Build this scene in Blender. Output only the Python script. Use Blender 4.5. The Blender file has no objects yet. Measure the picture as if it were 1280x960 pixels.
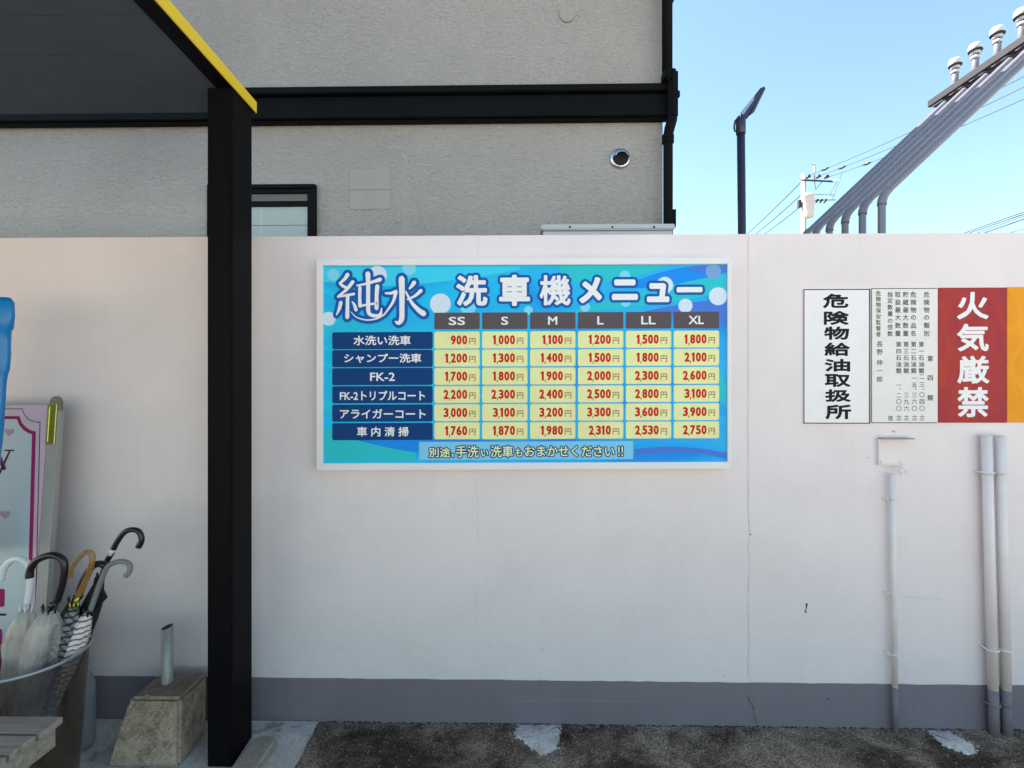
import bpy, bmesh, math, random
from mathutils import Vector, Matrix
random.seed(7)
R = math.radians
scene = bpy.context.scene
COL = scene.collection

# ------------------------------------------------------------------ camera, world, sun, exposure
F = 620.0            # focal length in pixels of a 1280 px wide picture
WALLD = 2.24         # camera to boundary wall
CZ = 1.535
YAW = R(1.0)
cam_data = bpy.data.cameras.new('camera')
cam = bpy.data.objects.new('camera', cam_data); COL.objects.link(cam)
cam.location = (0, -WALLD, CZ); cam.rotation_euler = (R(90), 0, YAW)
cam_data.sensor_width = 36; cam_data.lens = 36 * F / 1280
cam_data.clip_start = .02; cam_data.clip_end = 3000
scene.camera = cam

SUN_DIR = Vector((-2.04, 1.0, 2.5)).normalized()      # towards the sun
world = bpy.data.worlds.new('World'); scene.world = world; world.use_nodes = True
wn = world.node_tree.nodes; wl = world.node_tree.links
bgn = wn['Background']
sky = wn.new('ShaderNodeTexSky'); sky.sky_type = 'NISHITA'; sky.sun_disc = False
sky.sun_elevation = math.asin(SUN_DIR.z); sky.sun_rotation = math.atan2(SUN_DIR.x, SUN_DIR.y)
sky.air_density = 1.0; sky.dust_density = .6; sky.ozone_density = 1.0
tint = wn.new('ShaderNodeMix'); tint.data_type = 'RGBA'; tint.blend_type = 'MULTIPLY'; tint.inputs[0].default_value = 1
tint.inputs[7].default_value = (.98, 1.05, .90, 1)
wl.new(sky.outputs[0], tint.inputs[6]); wl.new(tint.outputs[2], bgn.inputs[0])
bgn.inputs[1].default_value = .092
sl = bpy.data.lights.new('sun', 'SUN'); sl.energy = 5.0; sl.angle = R(.5); sl.color = (1, .90, .76)
so = bpy.data.objects.new('sun', sl); COL.objects.link(so)
so.rotation_euler = SUN_DIR.to_track_quat('Z', 'Y').to_euler()
scene.view_settings.view_transform = 'Standard'; scene.view_settings.look = 'None'
scene.view_settings.exposure = 1.97; scene.view_settings.gamma = 1; scene.view_settings.use_curve_mapping = False
scene.cycles.max_bounces = 8; scene.cycles.diffuse_bounces = 5; scene.cycles.transparent_max_bounces = 16
scene.cycles.use_denoising = True

# ------------------------------------------------------------------ geometry helpers
def P(px, py, D):
    """point of the place seen at photo pixel (px, py) at D metres in front of the camera, measured square to the wall"""
    u = (px - 640) / F; v = -(py - 480) / F
    dx = u * math.cos(YAW) - math.sin(YAW); dy = u * math.sin(YAW) + math.cos(YAW)
    t = D / dy
    return Vector((dx * t, D - WALLD, CZ + v * t))
def PZ(px, py, z):
    u = (px - 640) / F; v = -(py - 480) / F
    t = (z - CZ) / v
    return Vector(((u * math.cos(YAW) - math.sin(YAW)) * t, (u * math.sin(YAW) + math.cos(YAW)) * t - WALLD, z))

class MB:
    def __init__(s): s.v = []; s.f = []; s.sm = []
    def add(s, vs, fs, smooth=False):
        b = len(s.v); s.v += [Vector(v) for v in vs]
        s.f += [tuple(b + i for i in f) for f in fs]; s.sm += [smooth] * len(fs); return s
    def box(s, a, b):
        x0, x1 = sorted((a[0], b[0])); y0, y1 = sorted((a[1], b[1])); z0, z1 = sorted((a[2], b[2]))
        return s.add([(x0,y0,z0),(x1,y0,z0),(x1,y1,z0),(x0,y1,z0),(x0,y0,z1),(x1,y0,z1),(x1,y1,z1),(x0,y1,z1)],
              [(3,2,1,0),(4,5,6,7),(0,1,5,4),(1,2,6,5),(2,3,7,6),(3,0,4,7)])
    def hexa(s, p):       # 8 points: bottom ring then top ring
        return s.add(p, [(3,2,1,0),(4,5,6,7),(0,1,5,4),(1,2,6,5),(2,3,7,6),(3,0,4,7)])
    def tube(s, pts, r, n=12, cap=True, smooth=True, fl=None):
        pts = [Vector(p) for p in pts]
        rr = r if isinstance(r, (list, tuple)) else [r] * len(pts)
        b = len(s.v); ref = None; rings = []
        for i, p in enumerate(pts):
            t = (pts[min(i+1, len(pts)-1)] - pts[max(i-1, 0)]).normalized()
            if ref is None: ref = Vector((0, 1, 0)) if abs(t.y) < .9 else Vector((1, 0, 0))
            a = (ref - t * ref.dot(t)).normalized(); ref = a; c = t.cross(a)
            ring = []
            for k in range(n):
                an = 2 * math.pi * k / n
                w = 1 if fl is None else fl(i, k)
                ring.append(p + (a * math.cos(an) + c * math.sin(an)) * rr[i] * w)
            rings.append(ring)
        vs = [v for ring in rings for v in ring]; fs = []
        for i in range(len(pts) - 1):
            for k in range(n):
                k2 = (k + 1) % n
                fs.append((i*n+k, i*n+k2, (i+1)*n+k2, (i+1)*n+k))
        s.add(vs, fs, smooth)
        if cap:
            s.f.append(tuple(b + k for k in reversed(range(n)))); s.sm.append(False)
            s.f.append(tuple(b + (len(pts)-1)*n + k for k in range(n))); s.sm.append(False)
        return s
    def cyl(s, a, b, r, n=16, r2=None): return s.tube([a, b], [r, r if r2 is None else r2], n)
    def lathe(s, c, prof, n=32, smooth=True):       # prof: (radius, z)
        vs = []; fs = []
        for r, z in prof:
            for k in range(n):
                a = 2*math.pi*k/n; vs.append((c[0]+r*math.cos(a), c[1]+r*math.sin(a), c[2]+z))
        for i in range(len(prof)-1):
            for k in range(n):
                k2 = (k+1) % n; fs.append((i*n+k, i*n+k2, (i+1)*n+k2, (i+1)*n+k))
        return s.add(vs, fs, smooth)
    def prism(s, poly, y0, y1):       # poly: (x, z), outline extruded from y0 to y1
        n = len(poly)
        return s.add([(x, y0, z) for x, z in poly] + [(x, y1, z) for x, z in poly],
              [tuple(range(n)), tuple(reversed(range(n, 2*n)))] + [(i, i+n, (i+1)%n+n, (i+1)%n) for i in range(n)])
    def slab(s, poly, z0, z1):        # poly: (x, y)
        n = len(poly)
        return s.add([(x, y, z0) for x, y in poly] + [(x, y, z1) for x, y in poly],
              [tuple(reversed(range(n))), tuple(range(n, 2*n))] + [(i, (i+1)%n, (i+1)%n+n, i+n) for i in range(n)])
    def build(s, name, mat, parent=None, bevel=0, seg=1, fix=True):
        me = bpy.data.meshes.new(name)
        off = world_loc(parent) if parent else Vector((0, 0, 0))
        me.from_pydata([tuple(v - off) for v in s.v], [], s.f)
        me.polygons.foreach_set('use_smooth', s.sm)
        bm = bmesh.new(); bm.from_mesh(me)
        if fix: bmesh.ops.recalc_face_normals(bm, faces=bm.faces)
        if bevel:
            es = [e for e in bm.edges if len(e.link_faces) == 2 and e.calc_face_angle(0) > .6]
            bmesh.ops.bevel(bm, geom=es, offset=bevel, segments=seg, affect='EDGES', clamp_overlap=True)
        bm.to_mesh(me); bm.free()
        me.materials.append(mat)
        o = bpy.data.objects.new(name, me); COL.objects.link(o)
        if parent: o.parent = parent
        return o
LOC = {}
def world_loc(o):
    while o is not None:
        if o.name in LOC: return LOC[o.name]
        o = o.parent
    return Vector((0, 0, 0))
def thing(name, label, cat, loc, group=None):
    o = bpy.data.objects.new(name, None); COL.objects.link(o)
    o.empty_display_size = .1
    o.location = loc; LOC[o.name] = Vector(loc); o['label'] = label; o['category'] = cat
    if group: o['group'] = group
    return o
def tag(o, label, cat, group=None):
    o['label'] = label; o['category'] = cat
    if group: o['group'] = group
    return o
def copy_thing(src, loc, label):
    r = src.copy(); COL.objects.link(r); r.location = loc; r['label'] = label; LOC[r.name] = Vector(loc)
    for ch in list(src.children):
        c = ch.copy(); COL.objects.link(c); c.parent = r
        for g in list(ch.children):
            d = g.copy(); COL.objects.link(d); d.parent = c
    return r

# ------------------------------------------------------------------ materials
def mat(name, col, rough=.6, metal=0, spec=.5, noise=0, nscale=8, bump=0, bscale=60, bdist=.002, stretch=None, detail=6, coat=0):
    m = bpy.data.materials.new(name); m.use_nodes = True
    nt = m.node_tree; b = nt.nodes['Principled BSDF']; L = nt.links
    b.inputs['Base Color'].default_value = (*col, 1); b.inputs['Roughness'].default_value = rough
    b.inputs['Metallic'].default_value = metal; b.inputs['Specular IOR Level'].default_value = spec
    b.inputs['Coat Weight'].default_value = coat
    if noise or bump:
        ge = nt.nodes.new('ShaderNodeNewGeometry')
        mp = nt.nodes.new('ShaderNodeMapping'); L.new(ge.outputs['Position'], mp.inputs[0])
        if stretch: mp.inputs['Scale'].default_value = stretch
    if noise:
        n = nt.nodes.new('ShaderNodeTexNoise'); n.inputs['Scale'].default_value = nscale; n.inputs['Detail'].default_value = detail
        n.inputs['Roughness'].default_value = .65
        L.new(mp.outputs[0], n.inputs[0])
        rp = nt.nodes.new('ShaderNodeMapRange'); rp.inputs[1].default_value = .3; rp.inputs[2].default_value = .7
        rp.inputs[3].default_value = 1 - noise; rp.inputs[4].default_value = 1 + noise
        L.new(n.outputs[0], rp.inputs[0])
        mx = nt.nodes.new('ShaderNodeVectorMath'); mx.operation = 'SCALE'; mx.inputs[0].default_value = col
        L.new(rp.outputs[0], mx.inputs['Scale']); L.new(mx.outputs[0], b.inputs['Base Color'])
    if bump:
        n2 = nt.nodes.new('ShaderNodeTexNoise'); n2.inputs['Scale'].default_value = bscale; n2.inputs['Detail'].default_value = 5
        L.new(mp.outputs[0], n2.inputs[0])
        bp = nt.nodes.new('ShaderNodeBump'); bp.inputs['Strength'].default_value = bump; bp.inputs['Distance'].default_value = bdist
        L.new(n2.outputs[0], bp.inputs['Height']); L.new(bp.outputs[0], b.inputs['Normal'])
    return m
def ramp(nt, fac, stops):
    r = nt.nodes.new('ShaderNodeValToRGB'); e = r.color_ramp.elements
    while len(e) < len(stops): e.new(.5)
    for i, (p, c) in enumerate(stops): e[i].position = p; e[i].color = (*c, 1)
    nt.links.new(fac, r.inputs[0]); return r
def mixc(nt, fac, a, b, blend='MIX'):
    m = nt.nodes.new('ShaderNodeMix'); m.data_type = 'RGBA'; m.blend_type = blend
    for sock, val in ((m.inputs[0], fac), (m.inputs[6], a), (m.inputs[7], b)):
        if hasattr(val, 'links') or isinstance(val, bpy.types.NodeSocket): nt.links.new(val, sock)
        else: sock.default_value = val if isinstance(val, (int, float)) else (*val, 1)
    return m.outputs[2]
def noise_node(nt, vec, scale, detail=5, rough=.6, dist=0):
    n = nt.nodes.new('ShaderNodeTexNoise'); n.inputs['Scale'].default_value = scale; n.inputs['Detail'].default_value = detail
    n.inputs['Roughness'].default_value = rough; n.inputs['Distortion'].default_value = dist
    if vec is not None: nt.links.new(vec, n.inputs[0])
    return n.outputs[0]
def setup(name):
    m = bpy.data.materials.new(name); m.use_nodes = True; nt = m.node_tree
    g = nt.nodes.new('ShaderNodeNewGeometry')
    return m, nt, nt.nodes['Principled BSDF'], g.outputs['Position']
def scaled(nt, vec, s):
    mp = nt.nodes.new('ShaderNodeMapping'); mp.inputs['Scale'].default_value = s; nt.links.new(vec, mp.inputs[0]); return mp.outputs[0]
def bump_to(nt, b, h, strength, dist):
    bp = nt.nodes.new('ShaderNodeBump'); bp.inputs['Strength'].default_value = strength; bp.inputs['Distance'].default_value = dist
    nt.links.new(h, bp.inputs['Height']); nt.links.new(bp.outputs[0], b.inputs['Normal'])

def painted_wall(name, base, dirt, streak):
    m, nt, b, pos = setup(name)
    n1 = noise_node(nt, pos, 2.2, 6, .6, .4)
    n2 = noise_node(nt, scaled(nt, pos, (9, 9, .55)), 2.0, 5, .7)
    n3 = noise_node(nt, pos, 38, 4, .7)
    r1 = ramp(nt, n1, [(.35, tuple(c * .955 for c in base)), (.52, base), (.68, tuple(min(1, c * 1.03) for c in base))])
    rs = ramp(nt, n2, [(.52, (0, 0, 0)), (.78, (1, 1, 1))])
    ms = nt.nodes.new('ShaderNodeMath'); ms.operation = 'MULTIPLY'; ms.inputs[1].default_value = streak; nt.links.new(rs.outputs[0], ms.inputs[0])
    c = mixc(nt, ms.outputs[0], r1.outputs[0], dirt)
    r3 = ramp(nt, n3, [(.73, (0, 0, 0)), (.78, (.35, .35, .35))])
    c = mixc(nt, r3.outputs[0], c, dirt)
    nt.links.new(c, b.inputs['Base Color']); b.inputs['Roughness'].default_value = .5; b.inputs['Specular IOR Level'].default_value = .35
    s1 = noise_node(nt, pos, 5, 3); s2 = noise_node(nt, pos, 240, 3)
    ma = nt.nodes.new('ShaderNodeMath'); ma.operation = 'MULTIPLY_ADD'; ma.inputs[1].default_value = .06
    nt.links.new(s2, ma.inputs[0]); nt.links.new(s1, ma.inputs[2])
    bump_to(nt, b, ma.outputs[0], .5, .012)
    return m
M = {}
M['wall'] = painted_wall('cream_wall_paint', (.79, .69, .695), (.62, .53, .51), .17)
M['dado'] = painted_wall('grey_base_paint', (.205, .175, .205), (.15, .125, .13), .35)
M['stucco'] = None
def stucco():
    m, nt, b, pos = setup('rippled_render')
    n1 = noise_node(nt, pos, 1.2, 4)
    r1 = ramp(nt, n1, [(.35, (.385, .345, .325)), (.65, (.425, .385, .362))])
    v = scaled(nt, pos, (40, 40, 62))
    n2 = noise_node(nt, v, 1.0, 4, .55, .6)
    r2 = ramp(nt, n2, [(.3, (.95, .95, .95)), (.6, (1, 1, 1))])
    nt.links.new(mixc(nt, 1.0, r1.outputs[0], r2.outputs[0], 'MULTIPLY'), b.inputs['Base Color'])
    b.inputs['Roughness'].default_value = .85
    bump_to(nt, b, n2, 1, .025)
    return m
M['stucco'] = stucco()
M['stucco_smooth'] = mat('smooth_render', (.325, .290, .274), .7, noise=.04, nscale=10)
M['black_trim'] = mat('black_trim', (.005, .005, .006), .6, spec=.08, noise=.15, nscale=5)
M['black_steel'] = mat('black_powder_coat', (.004, .003, .004), .6, spec=.08, noise=.12, nscale=4, bump=.1, bscale=300)
M['soffit'] = mat('dark_grey_soffit', (.078, .092, .112), .6, spec=.1, noise=.1, nscale=3)
M['yellow'] = mat('yellow_fascia', (.85, .56, .02), .4)
M['white_alu'] = mat('white_aluminium', (.80, .76, .76), .45, spec=.3, noise=.03, nscale=5)
M['print_white'] = mat('white_print', (.86, .83, .84), .6, spec=.12)
M['title_blue'] = mat('blue_print', (.010, .105, .42), .6, spec=.12)
M['navy'] = mat('navy_print', (.006, .050, .19), .6, spec=.12)
M['cell_head'] = mat('charcoal_print', (.11, .085, .095), .6, spec=.12)
M['cell'] = mat('pale_yellow_print', (.84, .82, .40), .6, spec=.12, noise=.05, nscale=9)
M['red_ink'] = mat('red_print', (.62, .018, .012), .6, spec=.12)
M['yen_ink'] = mat('brown_print', (.36, .12, .05), .6, spec=.12)
M['lemon_ink'] = mat('lemon_print', (.82, .86, .48), .6, spec=.12)
M['pale_box'] = mat('pale_blue_print', (.24, .58, .85), .6, spec=.12)
M['bubble'] = mat('bubble_print', (.66, .76, .88), .6, spec=.12)
M['bubble_faint'] = mat('faint_bubble_print', (.22, .68, .88), .6, spec=.12)
M['bubble_violet'] = mat('violet_bubble_print', (.20, .36, .68), .6, spec=.12)
M['wave_a'] = mat('teal_wave_print', (.03, .54, .62), .6, spec=.12)
M['wave_b'] = mat('blue_wave_print', (.014, .27, .84), .6, spec=.12)
M['wave_c'] = mat('pale_wave_print', (.05, .62, .88), .6, spec=.12)
M['wave_d'] = mat('deep_wave_print', (.07, .20, .68), .6, spec=.12)
M['black_ink'] = mat('black_print', (.012, .012, .014), .6, spec=.12)
M['grey_ink'] = mat('faded_black_print', (.05, .05, .05), .6, spec=.12)
M['plate_white'] = mat('white_enamel', (.85, .79, .80), .5, spec=.2, noise=.03, nscale=14)
M['plate_aged'] = mat('aged_white_enamel', (.80, .75, .72), .5, spec=.2, noise=.04, nscale=14)
def aged(name, a, bcol, speck):
    m, nt, b, pos = setup(name)
    n = noise_node(nt, scaled(nt, pos, (10, 1, 5)), 1.2, 6, .65, .8)
    r = ramp(nt, n, [(.42, a), (.62, bcol)])
    sp = noise_node(nt, pos, 70, 3); rs = ramp(nt, sp, [(.71, (0, 0, 0)), (.76, (.6, .6, .6))])
    nt.links.new(mixc(nt, rs.outputs[0], r.outputs[0], speck), b.inputs['Base Color']); b.inputs['Roughness'].default_value = .5; b.inputs['Specular IOR Level'].default_value = .15
    return m
M['red_plate'] = aged('worn_red_enamel', (.36, .030, .045), (.42, .045, .028), (.48, .12, .09))
M['orange_plate'] = aged('worn_orange_enamel', (.80, .29, .012), (.84, .34, .015), (.84, .48, .14))
def ground_mat():
    m, nt, b, pos = setup('old_dark_concrete')
    big = noise_node(nt, pos, 2.6, 6, .65, .8); mid = noise_node(nt, pos, 17, 6, .75, .4); fine = noise_node(nt, pos, 110, 4, .85)
    r1 = ramp(nt, big, [(.40, (.11, .078, .060)), (.50, (.24, .175, .132)), (.60, (.44, .33, .255))])
    r2 = ramp(nt, mid, [(.34, (.55, .53, .52)), (.5, (.9, .9, .9)), (.66, (1.25, 1.22, 1.2))])
    c = mixc(nt, 1.0, r1.outputs[0], r2.outputs[0], 'MULTIPLY')
    r3 = ramp(nt, fine, [(.38, (.16, .15, .15)), (.50, (.9, .9, .9)), (.66, (1.8, 1.75, 1.7))])
    c = mixc(nt, 1.0, c, r3.outputs[0], 'MULTIPLY')
    vo = nt.nodes.new('ShaderNodeTexVoronoi'); vo.inputs['Scale'].default_value = 60; nt.links.new(pos, vo.inputs[0])
    rv = ramp(nt, vo.outputs['Distance'], [(.16, (1, 1, 1)), (.28, (0, 0, 0))])
    sepc = nt.nodes.new('ShaderNodeSeparateColor'); nt.links.new(vo.outputs['Color'], sepc.inputs[0])
    gate = nt.nodes.new('ShaderNodeMath'); gate.operation = 'GREATER_THAN'; gate.inputs[1].default_value = .80; nt.links.new(sepc.outputs[0], gate.inputs[0])
    mm = nt.nodes.new('ShaderNodeMath'); mm.operation = 'MULTIPLY'; nt.links.new(gate.outputs[0], mm.inputs[0]); nt.links.new(rv.outputs[0], mm.inputs[1])
    c = mixc(nt, mm.outputs[0], c, (.46, .40, .35))
    nt.links.new(c, b.inputs['Base Color']); b.inputs['Roughness'].default_value = .95; b.inputs['Specular IOR Level'].default_value = .1
    bump_to(nt, b, fine, 1, .012)
    return m
M['ground'] = ground_mat()
def pale_conc(name, a, c2, dark):
    m, nt, b, pos = setup(name)
    n = noise_node(nt, pos, 7, 6, .65, .8); f = noise_node(nt, pos, 90, 3, .7)
    r = ramp(nt, n, [(.33, dark), (.44, a), (.66, c2)])
    r2 = ramp(nt, f, [(.34, (.7, .7, .7)), (.5, (1, 1, 1))])
    nt.links.new(mixc(nt, 1.0, r.outputs[0], r2.outputs[0], 'MULTIPLY'), b.inputs['Base Color']); b.inputs['Roughness'].default_value = .85
    bump_to(nt, b, f, .5, .003); return m
M['apron'] = pale_conc('pale_trowelled_concrete', (.52, .45, .41), (.70, .62, .57), (.26, .22, .20))
M['patch'] = pale_conc('fresh_mortar', (.56, .49, .47), (.74, .66, .63), (.36, .31, .30))
M['block'] = None
def block_mat():
    m, nt, b, pos = setup('pitted_concrete')
    n = noise_node(nt, pos, 16, 6, .7); f = noise_node(nt, pos, 120, 3, .8)
    r = ramp(nt, n, [(.32, (.30, .215, .15)), (.5, (.56, .42, .31)), (.7, (.70, .54, .42))])
    r2 = ramp(nt, f, [(.33, (.25, .25, .25)), (.43, (1, 1, 1))])
    # moss and grime on faces that look up
    g = nt.nodes.new('ShaderNodeNewGeometry'); sx = nt.nodes.new('ShaderNodeSeparateXYZ'); nt.links.new(g.outputs['True Normal'], sx.inputs[0])
    rz = ramp(nt, sx.outputs[2], [(.5, (0, 0, 0)), (.8, (.6, .6, .6))])
    c = mixc(nt, 1.0, r.outputs[0], r2.outputs[0], 'MULTIPLY')
    c = mixc(nt, rz.outputs[0], c, (.15, .105, .08))
    nt.links.new(c, b.inputs['Base Color']); b.inputs['Roughness'].default_value = .95
    bump_to(nt, b, f, 1, .014); return m
M['block'] = block_mat()
M['steel'] = mat('galvanised_steel', (.42, .43, .44), .42, metal=.7, noise=.12, nscale=20)
M['hole_shade'] = mat('hole_shade_black', (.01, .01, .01), .9)  # near-black colour standing for the shade inside holes
M['pipe_grey'] = mat('grey_vent_pipe', (.19, .185, .24), .24, noise=.05, nscale=4)
M['pipe_white'] = mat('white_cap_paint', (.62, .64, .68), .35)
M['rail_grey'] = mat('dark_grey_rail', (.045, .045, .06), .6, spec=.2)
M['navy_steel'] = mat('navy_pole', (.035, .035, .075), .35)
M['lamp_lens'] = mat('lamp_lens', (.30, .38, .60), .25)
M['glass_dark'] = mat('dark_glass', (.03, .035, .04), .05)
M['pole_conc'] = mat('utility_pole_concrete', (.46, .45, .48), .8, noise=.08)
M['transformer'] = mat('transformer_paint', (.66, .66, .70), .5)
M['cable'] = mat('black_cable', (.03, .04, .05), .6)
M['insulator'] = mat('dark_insulator', (.03, .03, .03), .4)
M['chrome'] = mat('stainless_steel', (.60, .62, .66), .2, metal=1)
M['ac'] = mat('beige_casing', (.50, .49, .50), .5, noise=.03)
M['blind'] = mat('pale_blind', (.56, .64, .62), .6)
M['brass'] = mat('brass', (.42, .38, .08), .3, metal=.8, noise=.2, nscale=90)
M['rust_cap'] = mat('weathered_metal', (.20, .18, .15), .7, noise=.3, nscale=80)
M['alu'] = mat('aluminium', (.36, .35, .34), .5, metal=.3, noise=.05)
M['pink'] = mat('pale_pink_panel', (.62, .44, .54), .4)
M['pale_field'] = mat('pale_blue_panel', (.50, .58, .62), .4, noise=.03, nscale=3)
M['magenta'] = mat('magenta_print', (.34, .015, .13), .6, spec=.12)
M['dark_line'] = mat('dark_plum_print', (.06, .02, .06), .6, spec=.12)
M['heart'] = mat('heart_print', (.50, .36, .46), .6, spec=.12)
M['banner'] = mat('glossy_blue_vinyl', (.0, .20, .52), .3, noise=.05, nscale=6)
M['wood'] = None
def wood():
    m, nt, b, pos = setup('grey_weathered_wood')
    n = noise_node(nt, scaled(nt, pos, (3, 60, 60)), 1.0, 6, .7, .5)
    r = ramp(nt, n, [(.3, (.19, .15, .12)), (.5, (.33, .265, .215)), (.7, (.44, .36, .30))])
    nt.links.new(r.outputs[0], b.inputs['Base Color']); b.inputs['Roughness'].default_value = .8
    bump_to(nt, b, n, .5, .003); return m
M['wood'] = wood()
M['white_plastic'] = mat('white_plastic', (.72, .74, .76), .3)
M['black_plastic'] = mat('black_plastic', (.012, .008, .010), .3)
M['black_cloth'] = mat('black_cloth', (.014, .008, .012), .75, noise=.2, nscale=60)
M['grey_handle'] = mat('grey_rubber', (.20, .20, .21), .4)
M['navy_cloth'] = mat('navy_cloth', (.02, .025, .11), .7)
M['label_white'] = mat('white_label', (.7, .7, .68), .6)
def translucent(name, col, alpha, rough=.15, amber=False, noise=None):
    m, nt, b, pos = setup(name)
    b.inputs['Base Color'].default_value = (*col, 1); b.inputs['Roughness'].default_value = rough
    b.inputs['Alpha'].default_value = alpha
    if noise:
        n = noise_node(nt, scaled(nt, pos, (1, 1, .3)), noise, 4, .6, .5)
        r = ramp(nt, n, [(.35, (alpha * .45,) * 3), (.65, (min(1, alpha * 1.5),) * 3)])
        nt.links.new(r.outputs[0], b.inputs['Alpha'])
    return m
M['clear_film'] = translucent('clear_vinyl_film', (.66, .60, .56), .42, .2, noise=12)
M['milky_film'] = translucent('milky_vinyl_film', (.66, .59, .52), .72, .25, noise=12)
M['bin'] = translucent('smoked_clear_plastic', (.085, .055, .038), .42, .12)
M['jug'] = translucent('cloudy_clear_plastic', (.30, .30, .32), .6, .2)
M['amber'] = translucent('amber_resin', (.40, .20, .05), .6, .12)
def striped(name, a, bcol, s1, s2=None):
    m, nt, b, pos = setup(name)
    w = nt.nodes.new('ShaderNodeTexWave'); w.bands_direction = 'Z'; w.inputs['Scale'].default_value = s1; w.inputs['Distortion'].default_value = 2.5
    w.inputs['Detail Scale'].default_value = 2
    nt.links.new(pos, w.inputs[0])
    r = ramp(nt, w.outputs[1], [(.12, bcol), (.3, a)])
    c = r.outputs[0]
    if s2:
        w2 = nt.nodes.new('ShaderNodeTexWave'); w2.bands_direction = 'DIAGONAL'; w2.inputs['Scale'].default_value = s2; w2.inputs['Distortion'].default_value = 1.5
        nt.links.new(pos, w2.inputs[0])
        r2 = ramp(nt, w2.outputs[1], [(.2, (.4, .4, .4)), (.5, (1, 1, 1))])
        c = mixc(nt, 1.0, c, r2.outputs[0], 'MULTIPLY')
    nt.links.new(c, b.inputs['Base Color']); b.inputs['Roughness'].default_value = .8
    return m
M['frill'] = striped('striped_white_cloth', (.80, .68, .66), (.14, .11, .13), 15)
M['check'] = striped('checked_grey_cloth', (.26, .24, .25), (.02, .02, .03), 13, 17)
def board_print():
    m, nt, b, pos = setup('blue_water_print')
    g = nt.nodes.new('ShaderNodeSeparateXYZ'); nt.links.new(pos, g.inputs[0])
    n = noise_node(nt, scaled(nt, pos, (1.0, 1, 3.2)), 1.3, 2, .5, .6)
    f = nt.nodes.new('ShaderNodeMapRange'); f.inputs[1].default_value = -.9; f.inputs[2].default_value = 1.0
    nt.links.new(g.outputs[0], f.inputs[0])
    left = ramp(nt, n, [(.32, (.010, .44, .82)), (.46, (.012, .58, .88)), (.5, (.015, .46, .86)), (.66, (.02, .58, .74))])
    right = ramp(nt, n, [(.32, (.015, .24, .78)), (.44, (.018, .38, .86)), (.55, (.03, .46, .88)), (.7, (.03, .28, .80))])
    nt.links.new(mixc(nt, f.outputs[0], left.outputs[0], right.outputs[0]), b.inputs['Base Color'])
    b.inputs['Roughness'].default_value = .5; b.inputs['Specular IOR Level'].default_value = .15
    return m
M['board'] = board_print()

# ------------------------------------------------------------------ lettering
GC = {}
def glyph(t, off=0, bev=0):
    k = (t, off, bev)
    if k not in GC:
        cu = bpy.data.curves.new('lettering_source', 'FONT'); cu.body = t; cu.offset = off; cu.bevel_depth = bev
        cu.resolution_u = 3; cu.bevel_resolution = 0
        o = bpy.data.objects.new('lettering_source', cu); m = o.to_mesh()
        GC[k] = ([v.co.copy() for v in m.vertices], [tuple(p.vertices) for p in m.polygons])
        o.to_mesh_clear(); bpy.data.objects.remove(o); bpy.data.curves.remove(cu)
    return GC[k]
def text_to(mb, t, x0, x1, z0, z1, y, off=0, bev=0, em=False, th=.0004):
    """place text t so that its own outline fills x0..x1, z0..z1 (or, with em, its em square)"""
    base, _ = glyph(t)
    vs, fs = glyph(t, off, bev)
    if em: bx0, bx1, bz0, bz1 = 0, 1, -.12, .88
    else:
        bx0 = min(v.x for v in base); bx1 = max(v.x for v in base); bz0 = min(v.y for v in base); bz1 = max(v.y for v in base)
    sx = (x1 - x0) / max(bx1 - bx0, 1e-6); sz = (z1 - z0) / max(bz1 - bz0, 1e-6)
    mz = max((abs(v.z) for v in vs), default=0) or 1
    mb.add([(x0 + (v.x - bx0) * sx, y - v.z / mz * th, z0 + (v.y - bz0) * sz) for v in vs], fs)

BE = {}
def outline_of(t):
    if t not in BE:
        vs, fs = glyph(t); cnt = {}
        for f in fs:
            for i in range(len(f)):
                e = (f[i], f[(i+1) % len(f)]); k = tuple(sorted(e)); cnt[k] = cnt.get(k, 0) + 1
        BE[t] = [k for k, c in cnt.items() if c == 1]
    return BE[t]
STAG = [0]
def fat_text(mb, t, x0, x1, z0, z1, y, r, n=8, box=None):
    """letter outlines grown evenly by r metres; box = (bx0, bx1, bz0, bz1) in glyph units overrides the glyph's own outline box"""
    vs, fs = glyph(t)
    if box: bx0, bx1, bz0, bz1 = box
    else:
        bx0 = min(v.x for v in vs); bx1 = max(v.x for v in vs); bz0 = min(v.y for v in vs); bz1 = max(v.y for v in vs)
    sx = (x1 - x0) / (bx1 - bx0); sz = (z1 - z0) / (bz1 - bz0)
    q = [(x0 + (v.x - bx0) * sx, z0 + (v.y - bz0) * sz) for v in vs]
    mb.add([(a, y, b) for a, b in q], fs)
    if r <= 0: return
    seen = set()
    for i, j in outline_of(t):
        a, b = q[i], q[j]; dx, dz = b[0] - a[0], b[1] - a[1]; L_ = math.hypot(dx, dz)
        for k in (i, j):
            if k in seen: continue
            seen.add(k); STAG[0] = (STAG[0] + 1) % 37; yy = y - .000003 * (STAG[0] + 1); c = q[k]
            mb.add([(c[0] + r * math.cos(2*math.pi*m_/n + .39), yy, c[1] + r * math.sin(2*math.pi*m_/n + .39)) for m_ in range(n)], [tuple(range(n))])
        if L_ < 1e-7: continue
        px_, pz_ = -dz / L_ * r, dx / L_ * r
        STAG[0] = (STAG[0] + 1) % 37; yy = y - .000003 * (STAG[0] + 1)
        mb.add([(a[0]+px_, yy, a[1]+pz_), (a[0]-px_, yy, a[1]-pz_), (b[0]-px_, yy, b[1]-pz_), (b[0]+px_, yy, b[1]+pz_)], [(0,1,2,3)])

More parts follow.
